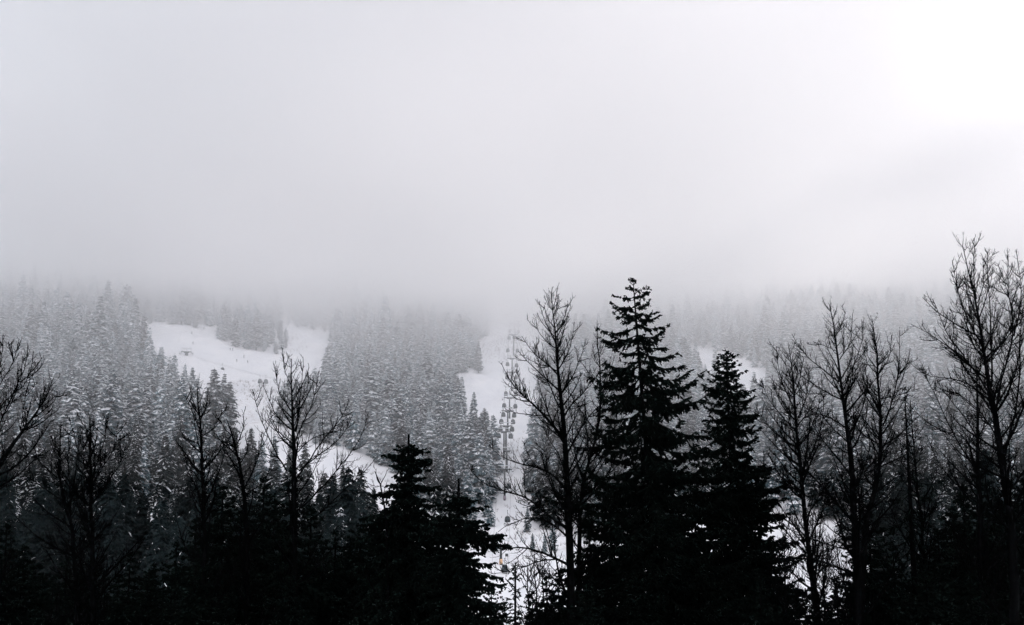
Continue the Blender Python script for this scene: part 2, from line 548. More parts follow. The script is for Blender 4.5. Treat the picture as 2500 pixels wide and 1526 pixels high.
# ------------------------------------------------------------------ bare deciduous trees
def resample(P, K):
    P = np.array(P, dtype=float)
    d = np.r_[0, np.cumsum(np.linalg.norm(np.diff(P, axis=0), axis=1))]
    # catmull-like smoothing by interpolating over a fine cubic blend
    t = np.linspace(0, d[-1], K)
    lin = np.stack([np.interp(t, d, P[:, c]) for c in range(3)], -1)
    for _ in range(2):
        lin[1:-1] = (lin[:-2] + 2 * lin[1:-1] + lin[2:]) / 4
    return lin


def resample_all(P, K):
    """every path of P brought to K points"""
    n = P.shape[1]
    t = np.linspace(0, n - 1, K); a = np.minimum(t.astype(int), n - 2); w = (t - a)[None, :, None]
    return P[:, a] * (1 - w) + P[:, a + 1] * w


def children(P, R, r, spacing, tmin, tmax, lfrac, lmin, lmax, ang, up, K, wig, rfrac, rmin, rtip, flat=0.0):
    """shoots along every path of P: vectorised; they leave at an angle and bend up"""
    N, KK, _ = P.shape
    seg = np.linalg.norm(np.diff(P, axis=1), axis=2)
    L = seg.sum(1)
    cnt = np.maximum(1, np.round(L * (tmax - tmin) / spacing).astype(int))
    idx = np.repeat(np.arange(N), cnt)
    n = len(idx)
    t = r.uniform(tmin, tmax, n)
    f = t * (KK - 1); k0 = np.minimum(f.astype(int), KK - 2); w = (f - k0)[:, None]
    pos = P[idx, k0] * (1 - w) + P[idx, k0 + 1] * w
    rr = R[idx, k0] * (1 - w[:, 0]) + R[idx, k0 + 1] * w[:, 0]
    tan = norm(P[idx, k0 + 1] - P[idx, k0])
    rv = r.normal(size=(n, 3))
    rv[:, 1] *= (1 - flat)
    rv[:, 2] += .25
    perp = norm(rv - (rv * tan).sum(1, keepdims=True) * tan)
    a = r.normal(ang, .16, n)[:, None]
    d = norm(np.cos(a) * tan + np.sin(a) * perp)
    ln = np.clip(L[idx] * lfrac * (1.12 - t) * r.uniform(.5, 1.25, n), lmin, lmax * r.uniform(.7, 1.0, n))
    out = np.zeros((n, K, 3)); out[:, 0] = pos
    st = (ln / (K - 1))[:, None]
    for k in range(1, K):
        out[:, k] = out[:, k - 1] + d * st
        d = norm(d + np.array([0, 0, up]) + r.normal(0, wig, (n, 3)))
    r0 = np.maximum(np.minimum(rr * rfrac, ln * .011 + rmin), rmin)
    ts = np.linspace(0, 1, K)[None]
    return out, r0[:, None] * (1 - ts) + rtip * ts


def bare_tree(trunk_px, limbs_px, Yd, label, seed, group=None, dens=1.0, autol=0, name="bare_tree", tw=1.22):
    """trunk_px: [(px, py, width_px)...] bottom to top; limbs_px: [[(px,py),...], base width px]"""
    r = np.random.default_rng(seed)
    pm = F / Yd
    base = at(trunk_px[0][0], trunk_px[0][1], Yd)
    gz0 = float(ground_z(base[0], Yd)) - .3
    pts = [at(x, y, Yd) for x, y, w in trunk_px]
    ws = [max(w * .45 + .6, 1.6) / pm / 2 for x, y, w in trunk_px]
    if pts[0][2] > gz0 + .5:
        pts.insert(0, np.array([pts[0][0] + .1, Yd, gz0])); ws.insert(0, ws[0] * 1.25)
    origin = np.array([pts[0][0], Yd, gz0 + .3])
    t = empty(name, tuple(origin))
    tag(t, label, "tree", group)
    K = 26
    TP = resample(pts, K)
    d = np.r_[0, np.cumsum(np.linalg.norm(np.diff(np.array(pts), axis=0), axis=1))]
    TR = np.interp(np.linspace(0, d[-1], K), d, ws)
    TP[1:-1] += r.normal(0, .02, (K - 2, 3))
    g = Geo()
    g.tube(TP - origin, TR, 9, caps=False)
    g.build("trunk", M['silhouette_bark'], t, smooth=True)
    # limbs
    LP, LR = [], []
    Kl = 12
    for pl, w in limbs_px:
        depth_end = r.uniform(-1, 1) * math.hypot(pl[-1][0] - pl[0][0], pl[-1][1] - pl[0][1]) / pm * .55
        nn = len(pl)
        q = [at(x, y, Yd + depth_end * (a / (nn - 1)) ** 1.2) for a, (x, y) in enumerate(pl)]
        LP.append(resample(q, Kl))
        r0 = (w * .46 + .5) / pm / 2
        LR.append(np.maximum(r0 * (1 - np.linspace(0, 1, Kl) * .90), .014))
    if autol:
        A, B = children(TP[None], TR[None], r, 1, 0, 1, 0, 0, 0, 0, 0, 2, 0, .1, .01, .01)  # warm up the generator
        seg = np.linalg.norm(np.diff(TP, axis=0), axis=1).sum()
        A, B = children(TP[None], TR[None], r, seg / autol, .32, .97, .30, .8, 6.5, .88, .13, Kl, .05, .5, .03, .012, flat=0.0)
        LP += list(A); LR += list(B)
    LP, LR = np.array(LP), np.array(LR)
    LP[:, 1:] += r.normal(0, .012, LP[:, 1:].shape)
    # the top of the trunk carries shoots of its own
    top = TP[int(K * .45):]; topr = TR[int(K * .45):]
    ti = np.linspace(0, len(top) - 1, Kl); t0 = ti.astype(int); t1 = np.minimum(t0 + 1, len(top) - 1); wf = (ti - t0)[:, None]
    topP = (top[t0] * (1 - wf) + top[t1] * wf)[None]
    topR = (topr[t0] * (1 - wf[:, 0]) + topr[t1] * wf[:, 0])[None]
    allP = np.concatenate([LP, topP]); allR = np.concatenate([LR, topR])
    A, B = children(allP, allR, r, .60 / dens, .12, .95, .44, .7, 3.8, .78, .075, 9, .06, .6, .018 * tw, .008 * tw)
    par = np.concatenate([resample_all(LP, 9), A, resample_all(topP, 9)])
    parR = np.concatenate([resample_all(LR[..., None], 9)[..., 0], B, resample_all(topR[..., None], 9)[..., 0]])
    A2, B2 = children(par, parR, r, .15 / dens, .12, 1.0, .34, .26, 1.15, .82, .22, 6, .08, .6, .0105 * tw, .0045 * tw)
    A3, B3 = children(A2, B2, r, .20 / dens, .2, 1.0, .5, .10, .36, .80, .35, 4, .08, .7, .007 * tw, .004 * tw)
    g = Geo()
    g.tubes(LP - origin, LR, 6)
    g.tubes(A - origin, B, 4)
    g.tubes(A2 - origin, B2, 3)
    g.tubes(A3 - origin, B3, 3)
    g.build("branches", M['silhouette_bark'], t)
    return t


G1 = "bare trees standing in front of the snowy slope"
bare_tree([(1400, 1600, 50), (1397, 1526, 46), (1393, 1400, 42), (1388, 1250, 38), (1383, 1130, 31), (1376, 1040, 26), (1367, 960, 19), (1362, 900, 14), (1357, 830, 9), (1352, 770, 5), (1345, 714, 2)], [
    ([(1380, 1075), (1340, 1025), (1300, 985), (1262, 955), (1240, 925), (1224, 886)], 15),
    ([(1366, 955), (1335, 925), (1310, 905), (1290, 885), (1266, 858)], 9),
    ([(1362, 915), (1345, 895), (1310, 870), (1290, 845), (1274, 822)], 9),
    ([(1357, 850), (1335, 835), (1318, 815), (1300, 785)], 6),
    ([(1354, 800), (1338, 780), (1328, 748)], 4),
    ([(1355, 830), (1372, 800), (1380, 765), (1386, 742)], 5),
    ([(1368, 965), (1390, 935), (1405, 905), (1418, 870), (1428, 835)], 9),
    ([(1361, 905), (1378, 880), (1392, 850), (1400, 815), (1402, 785)], 7),
    ([(1374, 1020), (1395, 985), (1430, 955), (1455, 900)], 9),
    ([(1383, 1110), (1410, 1060), (1440, 1010), (1500, 960)], 11),
    ([(1374, 1010), (1350, 960), (1335, 930), (1312, 880), (1306, 840)], 8),
    ([(1384, 1201), (1351, 1154), (1310, 1140), (1268, 1133), (1215, 1115), (1192, 1086)], 13),
    ([(1384, 1287), (1328, 1258), (1308, 1222), (1268, 1207), (1209, 1194), (1170, 1180), (1140, 1135)], 14),
    ([(1385, 1310), (1343, 1273), (1316, 1262), (1280, 1264), (1239, 1281), (1215, 1298)], 11),
    ([(1390, 1380), (1357, 1363), (1328, 1350), (1292, 1336), (1263, 1335), (1209, 1341), (1150, 1342)], 14),
    ([(1360, 1364), (1316, 1370), (1268, 1388), (1239, 1397), (1200, 1400)], 8),
    ([(1384, 1160), (1360, 1100), (1340, 1075), (1322, 1030)], 8),
    ([(1386, 1230), (1350, 1190), (1330, 1120), (1325, 1060)], 7),
], 72, "tallest bare tree beside the gondola line, its long branches reaching over the lift", 11, dens=1.1, autol=12)
bare_tree([(1410, 1600, 28), (1417, 1400, 24), (1412, 1317, 22), (1414, 1258, 20), (1417, 1199, 18), (1424, 1160, 16), (1440, 1120, 13), (1458, 1070, 11), (1468, 1000, 9), (1468, 920, 7), (1462, 860, 5), (1457, 798, 2)], [
    ([(1440, 1120), (1475, 1080), (1510, 1030), (1560, 990)], 8),
    ([(1417, 1220), (1450, 1190), (1490, 1150)], 8),
    ([(1414, 1280), (1440, 1250), (1480, 1235)], 7),
    ([(1466, 960), (1480, 920), (1492, 870)], 5),
    ([(1466, 900), (1450, 870), (1446, 840)], 4),
    ([(1422, 1160), (1400, 1100), (1398, 1040), (1392, 980)], 7),
], 76, "slender bare tree wedged between the tallest bare tree and the tall black spruce", 12, dens=1.0, autol=6)
bare_tree([(721, 1600, 34), (719, 1300, 28), (717, 1175, 25), (717, 1079, 19), (717, 1020, 13), (712, 984, 9), (709, 943, 6), (711, 905, 4), (712, 876, 2)], [
    ([(709, 938), (697, 910), (691, 893), (694, 870)], 4),
    ([(722, 1055), (728, 1020), (734, 960), (739, 924), (740, 871)], 9),
    ([(714, 1008), (698, 985), (685, 968), (675, 931), (673, 902)], 7),
    ([(716, 1051), (698, 1040), (682, 1024), (666, 998), (656, 970), (643, 950), (643, 934)], 8),
    ([(716, 1087), (690, 1062), (675, 1048), (660, 1012), (657, 985)], 7),
    ([(700, 1150), (680, 1115), (663, 1084), (639, 1029), (623, 984), (617, 950)], 9),
    ([(722, 1075), (740, 1030), (759, 996), (773, 948), (779, 905)], 8),
    ([(721, 1170), (754, 1127), (795, 1063), (826, 1031), (846, 1007), (850, 978)], 10),
    ([(730, 1150), (759, 1125), (819, 1082), (848, 1048), (862, 1012)], 8),
    ([(735, 1240), (783, 1194), (843, 1125), (879, 1072), (896, 1039), (898, 1010)], 10),
    ([(760, 1270), (800, 1235), (836, 1199), (874, 1168), (915, 1122)], 8),
    ([(719, 1110), (760, 1070), (800, 1055), (840, 1050)], 6),
    ([(716, 1000), (740, 975), (752, 940), (760, 915)], 5),
], 66, "wide-spreading bare tree with a fan of long curved limbs over the ski run", 13, dens=.9)
bare_tree([(600, 1600, 24), (603, 1300, 20), (600, 1199, 18), (584, 1127, 13), (570, 1070, 9), (565, 1043, 6), (553, 1022, 3)], [
    ([(598, 1190), (618, 1150), (632, 1115), (639, 1078), (640, 1055)], 8),
    ([(575, 1090), (592, 1055), (596, 1030)], 5),
    ([(590, 1150), (560, 1120), (540, 1075)], 6),
    ([(601, 1210), (640, 1180), (668, 1140)], 7),
], 68, "low forked bare tree just left of the wide-spreading one", 14, dens=1.1, autol=4)
bare_tree([(498, 1600, 26), (498, 1300, 22), (496, 1199, 18), (492, 1079, 12), (487, 1043, 10), (484, 984, 6), (481, 938, 2)], [
    ([(489, 1055), (478, 1025), (470, 1005), (453, 967)], 6),
    ([(488, 1030), (500, 1000), (507, 975), (509, 950)], 5),
    ([(491, 1067), (508, 1056), (520, 1048), (541, 1012), (543, 1000)], 6),
    ([(493, 1090), (470, 1075), (448, 1068)], 4),
    ([(495, 1150), (520, 1110), (540, 1085)], 6),
    ([(495, 1180), (460, 1140), (445, 1100)], 6),
], 64, "narrow straight bare tree before the dark conifers left of the ski run", 15, dens=1.15, autol=6)
bare_tree([(-75, 1600, 60), (-62, 1400, 52), (-40, 1220, 44), (-8, 1120, 30), (35, 1072, 17), (60, 1040, 12), (86, 1018, 10), (114, 987, 7), (133, 955, 4), (131, 922, 2)], [
    ([(-30, 1150), (-5, 1040), (21, 980), (41, 946), (62, 905), (69, 846)], 11),
    ([(-30, 1080), (0, 988), (28, 963), (66, 940), (82, 894), (82, 860)], 9),
    ([(-25, 1000), (0, 932), (21, 908), (38, 873), (45, 836)], 8),
    ([(-15, 960), (2, 885), (6, 849), (7, 818)], 5),
    ([(50, 1050), (56, 1005), (64, 950)], 6),
    ([(90, 1015), (108, 1000), (128, 985), (140, 965)], 4),
    ([(10, 1095), (60, 1115), (120, 1112)], 5),
    ([(10, 1100), (20, 1150), (16, 1190)], 5),
], 48, "bare tree leaning in from the left edge with long upswept limbs", 16, dens=1.15)
bare_tree([(228, 1600, 30), (226, 1400, 24), (224, 1299, 20), (221, 1160, 14), (221, 1074, 8), (219, 1018, 3)], [
    ([(226, 1170), (240, 1120), (256, 1074), (261, 1015)], 7),
    ([(228, 1180), (258, 1130), (283, 1091), (287, 1033)], 7),
    ([(219, 1160), (200, 1120), (184, 1084), (180, 1050)], 6),
    ([(224, 1230), (270, 1170), (300, 1120), (310, 1080)], 7),
    ([(220, 1120), (235, 1080), (238, 1040)], 5),
    ([(222, 1200), (205, 1150), (203, 1090), (201, 1045)], 5),
], 60, "bushy upright bare tree in front of the left-hand forest", 17, dens=1.5, autol=8)
bare_tree([(190, 1600, 24), (184, 1400, 20), (178, 1299, 17), (155, 1212, 13), (140, 1167, 10), (152, 1105, 7), (146, 1040, 3)], [
    ([(140, 1167), (115, 1145), (97, 1130), (84, 1102), (78, 1075)], 6),
    ([(174, 1290), (170, 1195), (166, 1130), (172, 1072)], 8),
    ([(160, 1230), (120, 1200), (90, 1180), (60, 1160)], 6),
    ([(150, 1120), (132, 1090), (125, 1060)], 4),
], 62, "crooked bare tree left of the bushy upright one", 18, dens=1.2, autol=6)
G = "bare trees on the right"
bare_tree([(2000, 1600, 34), (1990, 1465, 30), (1972, 1317, 25), (1960, 1213, 22), (1951, 1110, 17), (1943, 1039, 14), (1940, 973, 10), (1938, 916, 6), (1932, 875, 4), (1926, 846, 2)], [
    ([(1943, 1006), (1925, 970), (1910, 940), (1897, 883), (1896, 846)], 7),
    ([(1946, 1055), (1906, 1013), (1873, 973), (1858, 922)], 7),
    ([(1952, 1120), (1913, 1072), (1860, 1023), (1843, 985)], 8),
    ([(1941, 960), (1955, 920), (1958, 880), (1950, 856)], 5),
    ([(1944, 1030), (1965, 985), (1975, 930), (1972, 890)], 6),
    ([(1955, 1160), (1990, 1090), (2010, 1020), (2012, 960)], 8),
    ([(1960, 1220), (1920, 1170), (1880, 1150), (1850, 1120)], 8),
    ([(1970, 1310), (1920, 1270), (1870, 1240)], 7),
    ([(1966, 1270), (2000, 1210), (2040, 1160)], 7),
    ([(1975, 1345), (1930, 1290), (1880, 1276)], 6),
], 74, "dense twiggy bare tree right of the second black spruce", 21, dens=1.35, autol=22)
bare_tree([(2096, 1600, 50), (2094, 1450, 46), (2091, 1347, 40), (2085, 1258, 34), (2079, 1169, 29), (2074, 1080, 25), (2069, 1040, 20), (2063, 979, 16), (2049, 926, 12), (2046, 856, 9), (2040, 813, 6), (2030, 780, 4), (2025, 745, 2)], [
    ([(2048, 933), (2013, 906), (1973, 873), (1946, 843), (1933, 816)], 7),
    ([(2062, 979), (2013, 956), (1980, 933), (1950, 916), (1935, 890)], 8),
    ([(2068, 1045), (2026, 1019), (1983, 1006), (1950, 985)], 9),
    ([(2058, 955), (2079, 906), (2096, 863), (2108, 820), (2107, 785)], 7),
    ([(2050, 878), (2073, 846), (2081, 806), (2081, 766)], 5),
    ([(2046, 860), (2015, 845), (1985, 835)], 4),
    ([(2074, 1058), (2103, 1009), (2118, 953), (2117, 915)], 9),
    ([(2084, 1190), (2110, 1150), (2143, 1116), (2200, 1060)], 10),
    ([(2079, 1165), (2049, 1122), (2006, 1076), (1983, 1033), (1965, 1000)], 12),
    ([(2084, 1275), (2037, 1222), (1993, 1169), (1960, 1142), (1919, 1110), (1880, 1075)], 14),
    ([(2091, 1415), (2052, 1385), (1987, 1365), (1919, 1359)], 12),
    ([(2088, 1347), (2028, 1332), (1978, 1314), (1919, 1288)], 9),
    ([(2040, 812), (2055, 795), (2064, 762)], 4),
    ([(2076, 1110), (2040, 1090), (2020, 1050)], 6),
], 70, "sturdy bare tree with a pointed top left of the two-stemmed one", 22, dens=1.15, autol=16)
bare_tree([(2102, 1600, 40), (2104, 1400, 36), (2112, 1290, 30), (2120, 1246, 27), (2141, 1184, 23), (2150, 1120, 20), (2153, 1060, 17), (2152, 1020, 14), (2144, 960, 11), (2143, 906, 9), (2141, 840, 6), (2129, 778, 2)], [
    ([(2155, 1040), (2176, 993), (2192, 920), (2197, 856), (2196, 806)], 9),
    ([(2143, 915), (2172, 873), (2178, 818)], 5),
    ([(2141, 900), (2118, 870), (2112, 830)], 5),
    ([(2150, 1000), (2115, 950), (2105, 900)], 6),
    ([(2146, 975), (2180, 968), (2206, 960), (2239, 950)], 7),
    ([(2150, 1140), (2200, 1115), (2250, 1095)], 8),
    ([(2192, 925), (2215, 890), (2222, 850)], 5),
    ([(2152, 1080), (2120, 1050), (2105, 1010)], 6),
    ([(2135, 1205), (2180, 1170), (2230, 1150)], 7),
], 78, "bare tree with two tall stems, right of the pointed one", 23, dens=1.2, autol=16)
bare_tree([(2480, 1600, 56), (2475, 1400, 50), (2467, 1258, 44), (2451, 1159, 38), (2435, 1059, 34), (2425, 979, 27), (2415, 911, 20), (2401, 859, 16), (2391, 799, 13), (2385, 728, 10), (2368, 676, 6), (2356, 636, 4), (2350, 598, 2)], [
    ([(2385, 730), (2378, 690), (2378, 640), (2378, 582)], 6),
    ([(2421, 945), (2421, 839), (2417, 740), (2411, 680), (2411, 612)], 10),
    ([(2397, 845), (2352, 760), (2336, 700), (2324, 636)], 9),
    ([(2418, 967), (2372, 891), (2352, 867), (2300, 839), (2260, 807), (2224, 790)], 12),
    ([(2354, 868), (2312, 819), (2296, 775), (2276, 730)], 7),
    ([(2422, 987), (2387, 951), (2348, 927), (2280, 921), (2240, 908)], 11),
    ([(2432, 1000), (2443, 919), (2475, 839), (2473, 760), (2455, 692), (2435, 644)], 12),
    ([(2475, 820), (2492, 760), (2493, 700), (2481, 610)], 8),
    ([(2391, 800), (2362, 770), (2345, 740), (2335, 700)], 6),
    ([(2450, 1120), (2483, 999), (2491, 899), (2489, 819), (2500, 740)], 14),
    ([(2386, 740), (2402, 700), (2400, 640)], 5),
    ([(2440, 1080), (2400, 1010), (2340, 960), (2300, 950)], 8),
    ([(2460, 1210), (2500, 1150), (2540, 1080)], 14),
    ([(2474, 760), (2460, 720), (2462, 660), (2458, 625)], 5),
], 60, "tallest bare tree at the right edge, its crown reaching into the fog", 24, dens=1.25, autol=20)
bare_tree([(2396, 1600, 30), (2393, 1400, 25), (2388, 1119, 18), (2387, 959, 10), (2383, 890, 4)], [
    ([(2386, 1150), (2332, 1071), (2292, 983), (2264, 927), (2250, 890)], 9),
    ([(2387, 1070), (2348, 1007), (2312, 967), (2288, 931)], 7),
    ([(2389, 1180), (2430, 1100), (2460, 1040)], 7),
    ([(2390, 1230), (2330, 1180), (2290, 1130), (2260, 1060)], 8),
    ([(2388, 1020), (2400, 960), (2405, 910)], 5),
], 72, "thin straight bare tree behind the tallest one at the right edge", 25, dens=1.15, autol=16)
bare_tree([(2262, 1600, 26), (2258, 1420, 20), (2250, 1280, 15), (2236, 1150, 10), (2228, 1060, 6), (2222, 980, 2)], [
    ([(2250, 1280), (2290, 1220), (2330, 1150)], 7),
    ([(2240, 1180), (2200, 1130), (2180, 1080)], 6),
    ([(2252, 1310), (2200, 1270), (2160, 1260)], 6),
], 84, "small bare tree in the gap between the two right-hand crowns", 26, dens=1.2, autol=16)
bare_tree([(1150, 1600, 14), (1148, 1500, 12), (1146, 1250, 9), (936, 1170, 2)][:1] + [(945, 1380, 10), (938, 1230, 8), (935, 1190, 6), (930, 1165, 4), (915, 1150, 2)], [
    ([(936, 1187), (910, 1183), (885, 1176)], 3),
    ([(938, 1200), (950, 1185), (962, 1180)], 3),
], 64, "broken bare stem sticking up left of the tiered black conifer", 27, dens=.5) if False else None
bare_tree([(948, 1600, 12), (946, 1380, 10), (940, 1215, 8), (935, 1190, 7), (930, 1165, 5), (915, 1150, 3)], [
    ([(936, 1187), (915, 1187), (885, 1176)], 3),
    ([(938, 1200), (950, 1198), (965, 1196)], 3),
], 64, "broken bare stem sticking up left of the tiered black conifer", 27, dens=.35)


for k, (px, top, wd_, lab) in enumerate([(1288, 1372, 4, "leftmost of the thin saplings against the snow beside the little black conifer"), (1306, 1352, 5, "tallest of the thin saplings against the snow"),
                                        (1326, 1368, 4, "thin sapling closest to the trunk of the tallest bare tree"), (2010, 1330, 6, "young bare tree in front of the right-hand snow patch"), (1915, 1300, 6, "young bare tree at the foot of the second black spruce")]):
    bare_tree([(px + 6, 1600, wd_ + 4), (px + 4, 1480, wd_ + 2), (px, 1420, wd_), (px - 1, top, 1)],
              [([(px, 1430), (px - 10, 1405), (px - 14, top + 12)], 2), ([(px + 1, 1450), (px + 12, 1420), (px + 15, top + 22)], 2)], 58, lab, 60 + k, dens=.8 if k < 3 else 1.3, autol=4 if k < 3 else 12)

# ------------------------------------------------------------------ black foreground conifers
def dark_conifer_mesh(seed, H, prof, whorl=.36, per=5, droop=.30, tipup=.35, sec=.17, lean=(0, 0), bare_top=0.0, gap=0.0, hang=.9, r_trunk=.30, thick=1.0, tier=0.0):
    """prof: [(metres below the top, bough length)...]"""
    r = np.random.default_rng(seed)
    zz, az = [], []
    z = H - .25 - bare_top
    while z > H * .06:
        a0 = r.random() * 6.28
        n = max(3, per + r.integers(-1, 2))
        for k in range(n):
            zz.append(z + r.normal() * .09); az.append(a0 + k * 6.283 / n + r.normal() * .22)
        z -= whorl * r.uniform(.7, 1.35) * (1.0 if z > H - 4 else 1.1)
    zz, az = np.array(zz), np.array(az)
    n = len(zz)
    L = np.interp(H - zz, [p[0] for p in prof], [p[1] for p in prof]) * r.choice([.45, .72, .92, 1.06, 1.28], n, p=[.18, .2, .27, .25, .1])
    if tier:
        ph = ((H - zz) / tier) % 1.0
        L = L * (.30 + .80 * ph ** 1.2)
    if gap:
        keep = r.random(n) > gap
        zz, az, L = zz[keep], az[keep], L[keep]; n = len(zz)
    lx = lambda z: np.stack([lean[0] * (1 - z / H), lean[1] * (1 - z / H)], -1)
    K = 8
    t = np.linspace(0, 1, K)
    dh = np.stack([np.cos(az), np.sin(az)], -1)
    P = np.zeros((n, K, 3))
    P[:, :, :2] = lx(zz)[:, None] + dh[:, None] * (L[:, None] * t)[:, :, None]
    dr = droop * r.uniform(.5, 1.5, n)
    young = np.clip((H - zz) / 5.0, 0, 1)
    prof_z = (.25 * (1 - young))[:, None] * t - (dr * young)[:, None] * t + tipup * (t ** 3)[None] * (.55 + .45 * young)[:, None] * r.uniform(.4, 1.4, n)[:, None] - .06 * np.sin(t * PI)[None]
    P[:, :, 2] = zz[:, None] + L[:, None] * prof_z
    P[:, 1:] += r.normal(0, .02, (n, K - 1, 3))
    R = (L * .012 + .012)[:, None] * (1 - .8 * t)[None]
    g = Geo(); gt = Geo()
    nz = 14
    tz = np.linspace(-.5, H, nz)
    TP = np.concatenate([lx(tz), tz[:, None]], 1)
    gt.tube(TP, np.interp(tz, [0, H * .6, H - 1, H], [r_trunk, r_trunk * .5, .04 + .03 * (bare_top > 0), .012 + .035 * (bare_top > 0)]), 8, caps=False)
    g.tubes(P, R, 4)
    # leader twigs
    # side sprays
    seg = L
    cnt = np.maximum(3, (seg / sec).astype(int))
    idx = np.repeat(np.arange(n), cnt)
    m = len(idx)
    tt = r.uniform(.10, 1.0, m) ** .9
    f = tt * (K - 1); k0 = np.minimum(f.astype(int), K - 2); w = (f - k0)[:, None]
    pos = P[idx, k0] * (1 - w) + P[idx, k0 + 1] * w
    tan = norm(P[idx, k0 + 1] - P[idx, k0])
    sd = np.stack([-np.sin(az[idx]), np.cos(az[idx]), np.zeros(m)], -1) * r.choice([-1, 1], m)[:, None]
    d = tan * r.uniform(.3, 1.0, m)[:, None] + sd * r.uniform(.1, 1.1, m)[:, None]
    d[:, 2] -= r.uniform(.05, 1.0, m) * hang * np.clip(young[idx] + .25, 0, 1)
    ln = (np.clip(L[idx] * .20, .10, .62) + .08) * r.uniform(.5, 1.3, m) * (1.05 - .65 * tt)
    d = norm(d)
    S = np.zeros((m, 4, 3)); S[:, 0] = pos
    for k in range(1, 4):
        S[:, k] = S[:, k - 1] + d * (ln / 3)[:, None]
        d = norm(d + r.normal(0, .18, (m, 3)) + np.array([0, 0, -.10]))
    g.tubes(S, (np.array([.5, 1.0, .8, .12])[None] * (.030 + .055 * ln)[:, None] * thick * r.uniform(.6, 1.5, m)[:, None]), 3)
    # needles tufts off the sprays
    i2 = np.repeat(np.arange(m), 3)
    m2 = len(i2)
    t2 = r.uniform(.15, 1, m2); f = t2 * 3; k0 = np.minimum(f.astype(int), 2); w = (f - k0)[:, None]
    p2 = S[i2, k0] * (1 - w) + S[i2, k0 + 1] * w
    d2 = norm(norm(S[i2, -1] - S[i2, 0]) * .8 + r.normal(0, .7, (m2, 3)) + np.array([0, 0, -.25]))
    l2 = (.07 + .28 * ln[i2]) * r.uniform(.5, 1.3, m2)
    g.tubes(np.stack([p2, p2 + d2 * (l2 * .5)[:, None], p2 + d2 * l2[:, None]], 1), np.stack([l2 * .16, l2 * .24 * thick, l2 * .03], 1), 3)
    # top-most shoots
    if bare_top == 0:
        for k in range(9):
            zt = H - r.uniform(0, 1.1); a_ = r.random() * 6.28; q = .12 + .28 * (H - zt)
            b = np.array([lx(zt)[0] if False else lean[0] * (1 - zt / H), lean[1] * (1 - zt / H), zt])
            e = b + np.array([math.cos(a_) * q, math.sin(a_) * q, q * .9])
            g.tube([b, (b + e) / 2, e], [.018, .02, .006], 4, caps=False)
    return gt.mesh("trunk", M['silhouette_bark']), g.mesh("crown", M['dark_needles'])


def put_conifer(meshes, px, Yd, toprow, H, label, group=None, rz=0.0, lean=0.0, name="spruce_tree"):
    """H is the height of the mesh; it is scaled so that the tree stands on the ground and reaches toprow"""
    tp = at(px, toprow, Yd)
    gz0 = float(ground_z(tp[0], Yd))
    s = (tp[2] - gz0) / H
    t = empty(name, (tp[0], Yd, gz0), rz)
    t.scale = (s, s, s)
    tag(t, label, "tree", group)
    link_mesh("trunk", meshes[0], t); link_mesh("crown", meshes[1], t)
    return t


def h_for(px, row, Yd):
    return float(at(px, row, Yd)[2] - ground_z(at(px, row, Yd)[0], Yd))


def custom(px, Yd, top, prof_px, label, seed, **kw):
    H = h_for(px, top, Yd)
    pm = F / Yd
    prof = [((row - top) / pm, w / pm) for row, w in prof_px]
    if 'lean_px' in kw:
        kw['lean'] = (kw.pop('lean_px') / pm * H / ((1526 - top) / pm), 0)
    ms = dark_conifer_mesh(seed, H, prof, **kw)
    return put_conifer(ms, px, Yd, top, H, label)


custom(1545, 75, 678, [(678, 8), (705, 22), (722, 52), (790, 68), (860, 100), (930, 118), (990, 160), (1060, 178), (1150, 190), (1300, 215), (1500, 250), (1700, 270)],
       "tallest black spruce, ragged drooping boughs with upturned tips", 31, lean_px=52, whorl=.38, per=5, gap=.08, sec=.062, tipup=.30, droop=.34, thick=1.2)
custom(1772, 82, 853, [(853, 6), (880, 26), (920, 48), (980, 62), (1060, 82), (1130, 100), (1250, 125), (1400, 150), (1520, 175), (1700, 190)],
       "second black spruce, narrower and closely branched, right of the tallest one", 32, whorl=.28, per=6, sec=.060, tipup=.22, droop=.30, thick=1.35, lean_px=10)
custom(998, 66, 1060, [(1060, 4), (1084, 8), (1087, 24), (1100, 50), (1140, 66), (1143, 40), (1150, 28), (1180, 62), (1200, 74), (1204, 50), (1225, 100), (1262, 124), (1266, 90), (1320, 135), (1330, 110), (1420, 170), (1700, 220)],
       "tiered black conifer with a spiky leader, left of the gondola line", 33, whorl=.24, per=8, sec=.048, tipup=-.05, droop=.58, bare_top=.42, hang=1.0, thick=1.35)
custom(1120, 62, 1168, [(1168, 4), (1203, 6), (1206, 22), (1225, 50), (1242, 62), (1246, 26), (1262, 66), (1270, 72), (1274, 50), (1290, 108), (1308, 118), (1312, 46), (1345, 66), (1348, 96), (1400, 106), (1410, 60), (1440, 110), (1700, 150)],
       "black conifer with a snapped bare top, right of the tiered one", 34, whorl=.24, per=8, sec=.048, tipup=-.02, droop=.40, hang=1.0, thick=1.35, bare_top=.62, r_trunk=.26)
custom(2208, 82, 945, [(945, 6), (990, 26), (1060, 48), (1130, 66), (1200, 84), (1400, 110), (1700, 130)],
       "thin sparse black conifer among the bare trees on the right", 35, whorl=.60, per=5, sec=.22, gap=.35, droop=.42, hang=1.2, thick=.8)
custom(1258, 52, 1374, [(1374, 3), (1400, 12), (1430, 26), (1470, 36), (1526, 48), (1700, 70)],
       "slim little black conifer standing alone against the snow", 36, whorl=.30, per=4, sec=.10, gap=.15, droop=.5, tipup=.2, hang=.8, thick=.7, r_trunk=.10)

